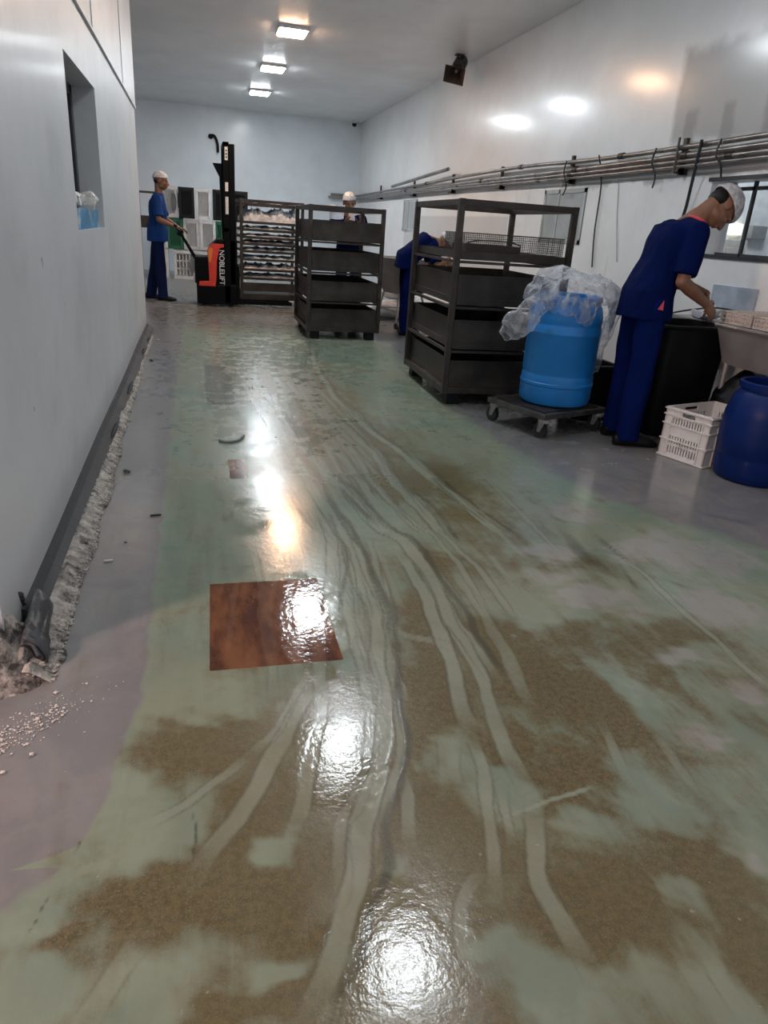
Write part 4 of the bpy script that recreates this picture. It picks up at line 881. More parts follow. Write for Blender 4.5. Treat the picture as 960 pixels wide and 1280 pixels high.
for j in range(mrow + 1):
    s = j / mrow; row = []
    for i in range(n):
        a = 2 * PI * i / n
        fold = 1 + .09 * math.sin(9 * a + 2 * s) * s + .05 * math.sin(17 * a) * s
        r = (.02 + .275 * math.sin(min(1, s / .62) * PI / 2)) * fold
        lop = 1 + .12 * math.cos(a - .2)
        z = .185 * math.cos(min(1, s / .62) * PI / 2) ** .8
        if s > .62:
            k = (s - .62) / .38; drop = .07 + .05 * math.sin(3 * a + 1) + .04 * math.sin(7 * a) + (.07 * max(0, math.cos(a - .0)) )
            z = -drop * k; r -= .035 * k * fold
        row.append(bm.verts.new((math.cos(a) * r * lop, math.sin(a) * r, z)))
    rows.append(row)
for A, B in zip(rows, rows[1:]):
    for i in range(n): bm.faces.new((A[i], A[(i + 1) % n], B[(i + 1) % n], B[i]))
bm.faces.new(rows[0])
crumple(bm, .05, 7); crumple(bm, .022, 19, 3); crumple(bm, .008, 50, 5); obj('hood', bm, M_BAG, bag, smooth=True, auto=180)
def flap(name, path, widths, depth, seed, amp=.02):
    bm = newbm(); P = smooth_path(path, 6); m = len(P); n = 28; rings = []
    for i, p in enumerate(P):
        f = i / (m - 1); w_ = np.interp(f, np.linspace(0, 1, len(widths)), widths)
        d_ = (P[min(i + 1, m - 1)] - P[max(i - 1, 0)]).normalized(); a = d_.cross(Vector((0, 1, 0))).normalized()
        rings.append([bm.verts.new(p + a * math.cos(2 * PI * q / n) * w_ + Vector((0, 1, 0)) * math.sin(2 * PI * q / n) * min(depth, w_)) for q in range(n)])
    for A, B in zip(rings, rings[1:]):
        for i in range(n): bm.faces.new((A[i], A[(i + 1) % n], B[(i + 1) % n], B[i]))
    crumple(bm, amp, 14, seed); crumple(bm, amp * .4, 40, seed); return obj(name, bm, M_BAG, bag, smooth=True, auto=180)
flap('bag_tail', [(-.18, -.10, .04), (-.27, -.13, -.02), (-.36, -.15, -.10), (-.44, -.16, -.17), (-.50, -.17, -.235)], [.06, .075, .10, .085, .015], .035, 4, .025)
flap('bag_tail', [(-.03, -.24, .03), (-.03, -.262, -.02), (-.035, -.268, -.07), (-.045, -.268, -.115)], [.02, .035, .055, .012], .012, 8, .014)
flap('bag_tail', [(.26, -.05, .06), (.31, -.06, -.02), (.30, -.05, -.14), (.275, -.04, -.30), (.27, -.03, -.46)], [.05, .055, .04, .02, .012], .03, 12, .02)

# ---------------------------------------------------------------- white crate in front
def side_crate(bm, L, W_, H, t=.012):
    # outer shell with slots and handle; long side along x
    def wall(p0, u, ln, nrm):
        # p0 bottom corner, u unit direction, ln length, nrm outward unit
        p0, u, nrm = Vector(p0), Vector(u), Vector(nrm)
        def bx_(a0, a1, z0, z1, o0=0.0, o1=t):
            c = [p0 + u * a + nrm * -o for a in (a0, a1) for o in (o0, o1)]
            xs_ = [q.x for q in c]; ys_ = [q.y for q in c]; add_bb(bm, (min(xs_), min(ys_), z0), (max(xs_), max(ys_), z1))
        m = ln * .17
        bx_(0, m, 0, H); bx_(ln - m, ln, 0, H)
        bands = [(0, .035), (.085, .105), (.15, .215), (.255, H)] if H > .27 else [(0, .03), (H - .04, H)]
        hb = H - .03
        bands = [(0, .03), (.075, .09), (.135, .205), (.245, .262), (.285, H)]
        for z0, z1 in bands: 
            if z1 > z0: bx_(m, ln - m, z0, z1)
        # handle slot band between .262 and .285: leave middle open
        bx_(m, ln * .36, .262, .285); bx_(ln * .64, ln - m, .262, .285)
        for z0, z1 in ((.03, .075), (.09, .135), (.205, .245)):
            nn = 11
            for i in range(nn + 1):
                c = m + (ln - 2 * m) * i / nn; bx_(c - .0055, c + .0055, z0, z1)
        for z in (.0, .105, .20, .255, H - .014): bx_(-.006, ln + .006, z, z + .009, -.008, 0)
        for a in (m * .95, ln - m * .95): bx_(a - .005, a + .005, .009, .25, -.007, 0)
    wall((0, 0, 0), (1, 0, 0), L, (0, -1, 0)); wall((0, W_, 0), (1, 0, 0), L, (0, 1, 0))
    wall((0, 0, 0), (0, 1, 0), W_, (-1, 0, 0)); wall((L, 0, 0), (0, 1, 0), W_, (1, 0, 0))
    add_bb(bm, (.01, .01, .0), (L - .01, W_ - .01, .012))
bm = newbm(); side_crate(bm, .46, .32, .305)
o = obj('plastic_crate', bm, M_WHITEP, bevel=.0015); o.location = (2.862, 3.40, .0); o.rotation_euler = (0, 0, .30)
tag(o, 'white slotted plastic crate on the floor beside the dark blue drum', 'crate')

# black tubs and crates beside the basin
def tub(name, label, loc, w, d, h, tp, rz=0, m=M_BLACK, group=None):
    t = thing(name, label, 'tub', loc, rz, group)
    bm = newbm(); A = []
    for k, z, s in ((0, 0, tp), (1, h, 1), (2, h, .93), (3, .02, tp * .93)):
        ring = []
        for (cx, cy) in ((1, 1), (-1, 1), (-1, -1), (1, -1)):
            for q in range(5):
                a = {(1, 1): 0, (-1, 1): PI / 2, (-1, -1): PI, (1, -1): 1.5 * PI}[(cx, cy)] + PI / 2 * q / 4
                rr = .07; ring.append(bm.verts.new(((cx * (w / 2 - rr) + math.cos(a) * rr) * s, (cy * (d / 2 - rr) + math.sin(a) * rr) * s, z)))
        A.append(ring)
    for P_, Q in zip(A, A[1:]):
        for i in range(len(P_)): bm.faces.new((P_[i], P_[(i + 1) % len(P_)], Q[(i + 1) % len(P_)], Q[i]))
    bm.faces.new(A[0][::-1]); bm.faces.new(A[-1])
    obj('body', bm, m, t, smooth=True)
    bm = newbm(); add_rim(bm, w, d, h); obj('rim', bm, m, t, smooth=True); return t
def add_rim(bm, w, d, h):
    pts = []
    for (cx, cy) in ((1, 1), (-1, 1), (-1, -1), (1, -1)):
        for q in range(4):
            a = {(1, 1): 0, (-1, 1): PI / 2, (-1, -1): PI, (1, -1): 1.5 * PI}[(cx, cy)] + PI / 2 * q / 3
            pts.append((cx * (w / 2 - .07) + math.cos(a) * .08, cy * (d / 2 - .07) + math.sin(a) * .08, h - .012))
    add_tube(bm, pts + [pts[0]], .014, 8, k=1)
tub('plastic_tub', 'tall black plastic tub in front of the near worker', (3.16, 4.28, 0), .50, .46, .74, .86)
tub('plastic_tub', 'black tub on the floor behind the near worker legs', (2.74, 4.64, 0), .30, .36, .40, .85)
M_BLKBAG = mat('black_rubbish_bag', (.002, .002, .0022), .45, 0, .3, 9, .9, 14, Specular_IOR_Level=.3)
bm = newbm(); add_ell(bm, (0, 0, .243), (.20, .19, .25), None, 40, 26)
for v in bm.verts: v.co += v.co.normalized() * .05 * mnoise.noise(v.co * 8); v.co.z = max(v.co.z, .004)
o = obj('rubbish_bag', bm, M_BLKBAG, smooth=True); o.location = (3.42, 3.84, 0); tag(o, 'lumpy black bag on the floor under the front of the steel basin', 'bag')

# stainless basin with white baskets
t = thing('steel_basin', 'grey stainless basin on legs below the right window', 'basin', (3.22, 3.05, 0))
bm = newbm()
W0, D0, zt, zb = .405, 1.5, .765, .53
A = [bm.verts.new(p) for p in ((0, 0, zt), (W0, 0, zt), (W0, D0 - .55, zt), (0, D0 - .55, zt))]
B = [bm.verts.new(p) for p in ((.05, .05, zb), (W0 - .01, .05, zb), (W0 - .01, D0 - .62, zb), (.05, D0 - .62, zb))]
A2 = [bm.verts.new(p) for p in ((.02, .02, zt), (W0 - .02, .02, zt), (W0 - .02, D0 - .57, zt), (.02, D0 - .57, zt))]
B2 = [bm.verts.new(p) for p in ((.07, .07, zb + .01), (W0 - .03, .07, zb + .01), (W0 - .03, D0 - .64, zb + .01), (.07, D0 - .64, zb + .01))]
for i in range(4):
    j = (i + 1) % 4; bm.faces.new((A[i], A[j], B[j], B[i])); bm.faces.new((A2[i], B2[i], B2[j], A2[j])); bm.faces.new((A[i], A2[i], A2[j], A[j]))
bm.faces.new(B[::-1]); bm.faces.new(B2)
obj('bowl', bm, M_STEEL, t, bevel=.004)
bm = newbm(); add_tube(bm, [(0, 0, zt), (W0, 0, zt), (W0, D0 - .55, zt), (0, D0 - .55, zt), (0, 0, zt)], .014, 8, k=1); obj('rim', bm, M_STEEL, t, smooth=True)
for x in (.06, .38):
    for y in (.1, .85): bm = newbm(); add_cyl(bm, (x, y, 0), (x, y, zb + .01), .016, n=10); obj('leg', bm, M_STEEL, t, smooth=True)
t = thing('steel_table', 'narrow steel table behind the black tub at the right wall', 'table', (3.24, 4.02, 0))
bm = newbm(); add_bb(bm, (.19, .06, .72), (.40, .75, .745)); add_bb(bm, (.19, .06, .66), (.20, .75, .72)); obj('table_top', bm, M_STEEL, t, bevel=.003)
for x in (.21, .37):
    for y in (.53, .70): bm = newbm(); add_cyl(bm, (x, y, 0), (x, y, .72), .015, n=10); obj('leg', bm, M_STEEL, t, smooth=True)
def basket(label, loc, rz, L, W_, H):
    bm = newbm(); t_ = .006
    for i in range(int(L / .035) + 1):
        x = min(L, i * .035)
        for y in (0, W_): add_bb(bm, (x - .005, y - .004, 0), (x + .005, y + .004, H))
    for i in range(int(W_ / .035) + 1):
        y = min(W_, i * .035)
        for x in (0, L): add_bb(bm, (x - .004, y - .005, 0), (x + .004, y + .005, H))
    for z in (0, H * .33, H * .66, H - .008):
        for y in (0, W_): add_bb(bm, (0, y - .006, z), (L, y + .006, z + .008))
        for x in (0, L): add_bb(bm, (x - .006, 0, z), (x + .006, W_, z + .008))
    add_bb(bm, (0, 0, 0), (L, W_, .004)); add_bb(bm, (.004, .008, .004), (.006, W_ - .008, H - .01)); add_bb(bm, (L - .006, .008, .004), (L - .004, W_ - .008, H - .01))
    add_bb(bm, (.004, .006, .004), (L - .004, .008, H - .01)); add_bb(bm, (.004, W_ - .008, .004), (L - .004, W_ - .006, H - .01))
    o = obj('plastic_basket', bm, mat('cream_basket_plastic', (.60, .54, .49), .45)); o.location = loc; o.rotation_euler = (0, 0, rz)
    return tag(o, label, 'basket', 'baskets at the basin')
basket('cream grid basket lying across the basin rim, nearest the right edge', (3.23, 3.42, .782), 0, .38, .27, .075)
basket('cream grid basket on the basin rim, next to the steel table', (3.23, 3.72, .782), .02, .38, .26, .075)
bm = newbm(); side = [(0, 0), (.26, 0), (.26, .18), (0, .18)]
add_ell(bm, (0, 0, .04), (.10, .06, .04), None, 32, 20)
for v in bm.verts: v.co += v.co.normalized() * .06 * mnoise.noise(v.co * 22); v.co.z = max(v.co.z, .002)
o = obj('white_cloth', bm, mat('white_cotton', (.6, .6, .62), .8, 0, .1, 20, .6, 40), smooth=True); o.location = (3.43, 4.38, .746); tag(o, 'crumpled white cloth on the steel table behind the near worker hands', 'cloth')
bm = newbm(); add_tube(bm, [(3.30, 4.62, .76), (3.36, 4.50, .80), (3.42, 4.30, .84), (3.50, 4.15, .83), (3.56, 4.02, .79), (3.6, 3.99, .775)], .006, 8)
tag(obj('black_hose', bm, M_CABLE, smooth=True), 'thin black hose arching behind the near worker hands', 'hose')
# pale box and a tap pipe seen through the near rack
bm = newbm(); add_bb(bm, (0, 0, 0), (.30, .22, .20)); add_bb(bm, (-.008, -.008, .17), (.308, .228, .205))
o = obj('pale_box', bm, mat('pinkish_white_board', (.52, .46, .44), .5), bevel=.004); o.location = (2.42, 6.55, .22); tag(o, 'pale pinkish box seen low through the near rack', 'box')
bm = newbm(); add_pan(bm, 0, .42, 0, .35, 0, .215, .008); o = obj('dark_bin', bm, M_BLACK, bevel=.003); o.location = (2.36, 6.48, 0); tag(o, 'black low bin carrying the pale box behind the near rack', 'bin')
t = thing('tap_pipe', 'short chrome pipe with a tap low behind the near rack', 'pipe', (2.82, 6.25, 0))
bm = newbm(); add_tube(bm, [(-.12, 0, .34), (0, 0, .30), (.18, -.02, .24), (.2, -.02, .01)], .014, 10); obj('tube', bm, M_CHROME, t, smooth=True)
bm = newbm(); add_cyl(bm, (.0, 0, .28), (.0, 0, .37), .018, n=10); add_box(bm, (0, 0, .375), (.09, .015, .01), (0, 0, .5)); obj('tap', bm, M_CHROME, t, smooth=True)

# glove box in the partition window recess
t = thing('glove_box', 'blue and white glove box with white gloves spilling out, on the window ledge', 'glove box', (XL - .072, 3.96, NZ0))
bm = newbm(); add_bb(bm, (-.06, 0, 0), (.055, .92, .10)); obj('carton', bm, mat('printed_blue_carton', (.05, .22, .40), .45, 0, .2, 5, dirt=(.45, .58, .68), dsc=9, dth=.5), t, bevel=.003)
bm = newbm()
for k in range(26):
    rnd = random.Random(k); add_ell(bm, (rnd.uniform(-.04, .04), .05 + k * .034, .125 + rnd.uniform(0, .03)), (.035, .035, .03), Euler((rnd.random() * 3, rnd.random() * 3, 0)).to_matrix(), 10, 8)
crumple(bm, .03, 25); obj('gloves', bm, mat('white_gloves', (.72, .70, .66), .6), t, smooth=True)

# items in the side room
bm = newbm(); add_bb(bm, (5.20, 6.27, 1.33), (5.37, 6.349, 1.45)); tag(obj('wall_cabinet', bm, mat('dull_grey_box', (.22, .23, .24), .5), bevel=.006), 'small grey box on the wall of the room behind the right window', 'box')
bm = newbm(); add_bb(bm, (4.99, 6.31, 1.355), (5.12, 6.349, 1.455)); o = obj('lit_screen', bm, emis('screen_glow', (.95, .9, .7), 1.3), bevel=.004); tag(o, 'small glowing cream screen in the room behind the right window', 'screen')
bm = newbm(); add_bb(bm, (4.70, 6.27, 1.10), (5.18, 6.349, 1.31)); add_bb(bm, (4.78, 6.25, 1.14), (4.86, 6.27, 1.26)); add_bb(bm, (4.95, 6.25, 1.14), (5.08, 6.27, 1.24)); tag(obj('equipment_panel', bm, mat('beige_equipment', (.48, .46, .43), .5), bevel=.005), 'beige equipment panel in the room behind the right window', 'panel')

# ---------------------------------------------------------------- broken plaster at the partition end and loose debris
M_MEMB = mat('torn_dark_membrane', (.055, .057, .06), .45, 0, .3, 7, .7, 25)
M_RUBP = mat('broken_plaster', (.34, .30, .27), .95, 0, .4, 16, .9, 60, dirt=(.05, .045, .04), dsc=13, dth=.42)
# jagged plaster mass where the curb ends
bm = newbm(); G_ = 54
grid = []
for i in range(G_ + 1):
    row = []
    for j in range(G_ + 1):
        x = -.94 + .66 * i / G_; y = 1.52 + .62 * j / G_
        f = math.exp(-(((x + .60) / .135) ** 2 + ((y - 1.88) / .13) ** 2))
        z = -.022 + .19 * f + .07 * mnoise.noise(Vector((x * 17, y * 17, 0))) * f + .05 * mnoise.noise(Vector((x * 48, y * 48, 3))) * f
        row.append(bm.verts.new((x, y, z)))
    grid.append(row)
for i in range(G_):
    for j in range(G_): bm.faces.new((grid[i][j], grid[i + 1][j], grid[i + 1][j + 1], grid[i][j + 1]))
bot_ = []
o = obj('broken_plaster_heap', bm, M_RUBP, smooth=False); tag(o, 'crumbled plaster heap at the near end of the grey partition', 'rubble', kind='stuff')
def sheet(name, label, P0, P1, rowsn, fn, m, group):
    bm = newbm(); g = []
    for i in range(rowsn + 1):
        g.append([bm.verts.new(fn(i / rowsn, j / rowsn)) for j in range(rowsn + 1)])
    for i in range(rowsn):
        for j in range(rowsn): bm.faces.new((g[i][j], g[i + 1][j], g[i + 1][j + 1], g[i][j + 1]))
    o = obj(name, bm, m, smooth=True, auto=60); s = o.modifiers.new('thick', 'SOLIDIFY'); s.thickness = .008
    return tag(o, label, 'debris', group)
def f1(u, v):   # flap curling off the curb end
    a = v * 2.1; r = .045
    return (-.515 + math.sin(a) * r + .02 * u, 2.10 - .28 * u + .01 * math.sin(9 * v), .10 - .02 * u - (1 - math.cos(a)) * r * 1.0 + .012 * mnoise.noise(Vector((u * 5, v * 5, 1))))
sheet('torn_membrane', 'dark torn membrane curling off the end of the curb', 0, 0, 14, f1, M_MEMB, 'torn membrane at the partition end')
def f2(u, v):
    return (-.535 - .22 * u, 2.06 - .30 * u + .03 * v, .125 + .04 * math.sin(u * 3) - .07 * v + .02 * mnoise.noise(Vector((u * 7, v * 4, 5))))
sheet('torn_membrane', 'dark torn strip running up to the left edge above the plaster heap', 0, 0, 14, f2, M_MEMB, 'torn membrane at the partition end')
def f3(u, v):
    return (-.50 + .05 * math.sin(v * 2.5) + .01 * u, 1.93 - .10 * u, .10 - .11 * v + .015 * mnoise.noise(Vector((u * 6, v * 6, 9))))
sheet('torn_membrane', 'dark torn scrap hanging down into the hollow of the plaster heap', 0, 0, 12, f3, M_MEMB, 'torn membrane at the partition end')
# rubble strip along the curb
bm = newbm(); rnd = random.Random(11); y = 1.78
nn = 0
while y < 7.8:
    k = max(.12, 1 - (y - 2) / 5.2)
    wv_ = .07 * k * (.6 + .8 * abs(mnoise.noise(Vector((0, y * 1.7, 8))))) + .015
    for q in range(int(14 * k) + 3):
        u = rnd.random(); s = rnd.uniform(.003, .017) * (1.1 - u * .5)
        x = -.472 + wv_ * u * 1.05
        add_rock(bm, (x, y + rnd.uniform(-.012, .012), max(0, .022 * (1 - u) * k + s * .25)), s, nn); nn += 1
    y += .017
# gritty bed under the chunks
prev = None
for i, y in enumerate(np.arange(1.76, 7.9, .014)):
    k = max(.1, 1 - (y - 2) / 5.2); w_ = .07 * k * (.6 + .8 * abs(mnoise.noise(Vector((0, y * 1.7, 8))))) + .012
    row = [bm.verts.new((-.485, y, .03 * k + .008)), bm.verts.new((-.468, y, .036 * k + .02 * mnoise.noise(Vector((0, y * 30, 1))) + .004)),
           bm.verts.new((-.468 + w_ * .5, y, .012 * k + .022 * mnoise.noise(Vector((4, y * 34, 1))) + .004)), bm.verts.new((-.468 + w_ + .012 * mnoise.noise(Vector((7, y * 25, 1))), y, -.004))]
    if prev:
        for j in range(3): bm.faces.new((prev[j], prev[j + 1], row[j + 1], row[j]))
    prev = row
o = obj('curb_rubble', bm, M_RUB); tag(o, 'strip of crumbled concrete between the dark curb and the grey floor', 'rubble', kind='stuff')
# scattered white plaster chips on the lit floor at the near end
bm = newbm(); rnd = random.Random(5)
for k in range(420):
    a = rnd.gauss(0, 1); b = rnd.gauss(0, 1)
    x = -.46 + .075 * a + .03 * b; y = 1.565 + .055 * b + .035 * a
    s = rnd.choice((.0015, .002, .0025, .003, .004)) * rnd.uniform(.7, 1.5)
    if k % 40 == 0: s = .008
    add_rock(bm, (x, y, s * .25), s, 900 + k)
o = obj('plaster_chips', bm, mat('white_plaster_chips', (.66, .60, .56), .9)); tag(o, 'scatter of white plaster chips on the floor in front of the heap', 'chips', kind='stuff')
M_STONE = mat('dark_stone', (.05, .05, .05), .8)
for k, (x, y, s, m_, nm, lbl) in enumerate(((-.365, 3.50, .020, M_STONE, 'stone', 'dark stone lying alone on the grey strip of floor'), (-.40, 6.45, .022, M_STONE, 'stone', 'dark lump near the far end of the curb'),
        (-.30, 2.66, .006, M_STONE, 'stone', 'tiny dark crumb on the grey strip'), (-.46, 1.42, .007, MATS['white_plaster_chips'], 'plaster_chip', 'white plaster chip nearest the bottom left edge'),
        (-.41, 1.47, .008, MATS['white_plaster_chips'], 'plaster_chip', 'larger white plaster chip at the end of the scattered chips'), (-.395, 7.6, .015, MATS['white_plaster_chips'], 'plaster_chip', 'white chip on the floor by the partition corner'))):
    bm = newbm(); add_rock(bm, (0, 0, s * .4), s, 50 + k); add_rock(bm, (s * .5, 0, s * .3), s * .7, 80 + k)
    o = obj(nm, bm, m_); o.location = (x, y, .0); tag(o, lbl, 'stone' if nm == 'stone' else 'chip')
bm = newbm(); add_tube(bm, [(.10, 4.03, .006), (.14, 4.00, .007), (.20, 4.03, .008), (.24, 4.12, .007)], .010, 8)
tag(obj('floor_scrap', bm, mat('wet_grey_scrap', (.35, .36, .33), .3), smooth=True), 'curved grey scrap lying on the wet floor above the small brown patch', 'scrap')
bm = newbm(); add_box(bm, (-.20, 2.93, .003), (.045, .006, .006), (0, 0, .1)); tag(obj('floor_scrap', bm, M_STONE), 'short dark sliver on the floor at the edge of the grey strip', 'scrap')
bm = newbm(); add_box(bm, (-.345, 2.50, .003), (.03, .008, .006), (0, 0, .2)); tag(obj('floor_scrap', bm, MATS['white_plaster_chips']), 'short white sliver on the grey strip beside the rubble', 'scrap')
# ---------------------------------------------------------------- people
M_SKIN = mat('brown_skin', (.20, .095, .055), .5, 0, .10, 18)
M_SKIN.node_tree.nodes['Principled BSDF'].inputs['Subsurface Weight'].default_value = .08
M_SCRUB = mat('royal_blue_scrub_cloth', (.0012, .006, .050), .9, 0, .12, 8, .5, 28, Specular_IOR_Level=.06)
M_SCRUBL = mat('mid_blue_polo_cloth', (.008, .040, .17), .85, 0, .12, 8, .5, 28, Specular_IOR_Level=.15)
M_TROUS = mat('blue_trouser_cloth', (.0015, .008, .068), .9, 0, .15, 6, .6, 18, Specular_IOR_Level=.06)
M_TROUSD = mat('navy_trouser_cloth', (.003, .010, .050), .85, 0, .12, 6, .5, 18, Specular_IOR_Level=.15)
M_NET = mat('white_hair_net', (.60, .60, .61), .55, 0, .22, 40, .8, 70)
M_NETG = mat('grey_hair_net', (.44, .44, .46), .5, 0, .35, 26, .9, 60)
M_HAIR = mat('black_hair', (.005, .0045, .004), .6, Specular_IOR_Level=.25)
M_SHOE = mat('black_shoe', (.005, .005, .005), .5, Specular_IOR_Level=.25)
M_EYE = mat('dark_eye', (.02, .015, .012), .2)
M_PINK = mat('coral_scrub_trim', (.62, .07, .09), .6)
M_LIP = mat('lip_skin', (.20, .075, .055), .45)
def basis(f, u):
    f = Vector(f).normalized(); u = Vector(u); r = f.cross(u).normalized(); u = r.cross(f).normalized()
    return Matrix((r, f, u)).transposed()     # columns: right, forward, up
def add_loft(bm, secs, n=20):
    rings = []
    for c, a, b in secs:
        c, a, b = Vector(c), Vector(a), Vector(b)
        rings.append([bm.verts.new(c + a * (abs(math.cos(t_)) ** .8 * math.copysign(1, math.cos(t_))) + b * (abs(math.sin(t_)) ** .8 * math.copysign(1, math.sin(t_)))) for t_ in [2 * PI * i / n for i in range(n)]])
    for A, B in zip(rings, rings[1:]):
        for i in range(n): bm.faces.new((A[i], A[(i + 1) % n], B[(i + 1) % n], B[i]))
    bm.faces.new(rings[0][::-1]); bm.faces.new(rings[-1])
def add_caps(bm, p0, p1, r0, r1, n=14):
    p0, p1 = Vector(p0), Vector(p1); add_cyl(bm, p0, p1, r0, r1, n); add_ell(bm, p0, (r0,) * 3, None, n, 8); add_ell(bm, p1, (r1,) * 3, None, n, 8)
def fuse(name, bm, m, parent, voxel, smooth_it=4, fold=0.0, fsc=7.0):
    me = bpy.data.meshes.new(name); bmesh.ops.recalc_face_normals(bm, faces=bm.faces[:]); bm.to_mesh(me); bm.free()
    o = bpy.data.objects.new(name, me); C.objects.link(o)
    r = o.modifiers.new('r', 'REMESH'); r.mode = 'VOXEL'; r.voxel_size = voxel
    s = o.modifiers.new('s', 'SMOOTH'); s.iterations = smooth_it; s.factor = .5
    bpy.context.view_layer.update()
    me2 = bpy.data.meshes.new_from_object(o.evaluated_get(bpy.context.evaluated_depsgraph_get()))
    o.modifiers.clear(); o.data = me2; me2.name = name
    me2.materials.clear(); me2.materials.append(m)
    if fold:
        for v in me2.vertices:
            q = Vector((v.co.x * fsc, v.co.y * fsc, v.co.z * fsc * .45)); v.co += v.normal * fold * (mnoise.noise(q) + .5 * mnoise.noise(q * 2.3))
    me2.polygons.foreach_set('use_smooth', [True] * len(me2.polygons))
    if parent: o.parent = parent
    return o
def hand(bm, wr, d, nrm, side, curl=.5, L=.185, r=.0088, spread=1.0):
    """wr wrist, d direction of the hand, nrm back-of-hand normal, side = +1/-1 where the thumb sits"""
    wr, d, nrm = Vector(wr), Vector(d).normalized(), Vector(nrm); nrm = (nrm - d * nrm.dot(d)).normalized(); s = d.cross(nrm).normalized() * side
    add_loft(bm, [(wr - d * .01, s * .026, nrm * .019), (wr + d * .03, s * .034, nrm * .016), (wr + d * .07, s * .040, nrm * .013), (wr + d * .092, s * .036, nrm * .010)], 14)
    for k, ln in enumerate((.070, .080, .074, .058)):
        off = (1.5 - k) * .0195 * spread
        p = wr + d * (.086 - .004 * abs(k - 1.2)) + s * off; dd = d.copy(); ang = 0
        for q, f in enumerate((.46, .30, .24)):
            ang += curl * (.55 + .25 * q)
            dd = d * math.cos(ang) - nrm * math.sin(ang) + s * (off * 1.2) * (1 - q * .4)
            p2 = p + dd.normalized() * ln * f; add_caps(bm, p, p2, r * (1 - .08 * q), r * (.92 - .08 * q), 8); p = p2
    p = wr + d * .022 + s * .028
    for q, (f, a) in enumerate(((.042, .75), (.032, .45), (.024, .15))):
        dd = d * math.cos(a) + s * math.sin(a) - nrm * (.25 + .25 * curl * q); p2 = p + dd.normalized() * f; add_caps(bm, p, p2, r * (1.3 - .12 * q), r * (1.15 - .12 * q), 8); p = p2
def head_prims(bm, c, B):
    V = lambda r, f, u: Vector(c) + B @ Vector((r, f, u))
    add_ell(bm, V(0, -.012, .030), (.076, .096, .088), B, 20, 14)      # skull
    add_ell(bm, V(0, .028, -.030), (.062, .062, .080), B, 18, 12)      # face
    add_ell(bm, V(0, .045, -.082), (.034, .034, .026), B, 14, 10)      # chin
    for s in (-1, 1):
        add_ell(bm, V(s * .034, .018, -.065), (.028, .045, .028), B, 12, 8)   # jaw
        add_ell(bm, V(s * .036, .066, -.018), (.021, .018, .018), B, 12, 8)   # cheek
        add_ell(bm, V(s * .077, -.005, -.008), (.010, .020, .030), B, 12, 8)  # ear
        add_caps(bm, V(s * .012, .084, .018), V(s * .044, .074, .016), .010, .008, 8)  # brow
        add_ell(bm, V(s * .012, .100, -.034), (.010, .010, .008), B, 10, 6)   # nostril
    add_caps(bm, V(0, .086, .010), V(0, .108, -.030), .009, .0125, 10)  # nose
    add_caps(bm, V(-.018, .088, -.056), V(.018, .088, -.056), .0075, .0075, 8)
    add_caps(bm, V(-.014, .086, -.066), V(.014, .086, -.066), .0080, .0080, 8)
def cap_mesh(c, B, tilt, rr=(.088, .108, .098), drop=-.15, bandm=None):
    bm = newbm(); nu, nv = 40, 22
    R = B @ Euler((tilt, 0, 0)).to_matrix(); cc = Vector(c) + B @ Vector((0, -.014, .032))
    rows = []
    for j in range(nv + 1):
        th = (PI * .5 - drop) * j / nv
        row = []
        for i in range(nu):
            a = 2 * PI * i / nu; p = Vector((rr[0] * math.sin(th) * math.cos(a), rr[1] * math.sin(th) * math.sin(a), rr[2] * math.cos(th)))
            pu = 1 + .035 * mnoise.noise(p * 32) + .05 * mnoise.noise(p * 14) * (1 if j < nv - 1 else 0)
            if j == nv: pu *= .955
            row.append(bm.verts.new(cc + R @ (p * pu)))
        rows.append(row)
    for A, B_ in zip(rows, rows[1:]):
        for i in range(nu):
            bm.faces.new((A[i], A[(i + 1) % nu], B_[(i + 1) % nu], B_[i]))
    bmesh.ops.remove_doubles(bm, verts=bm.verts[:], dist=.0005)
    return bm
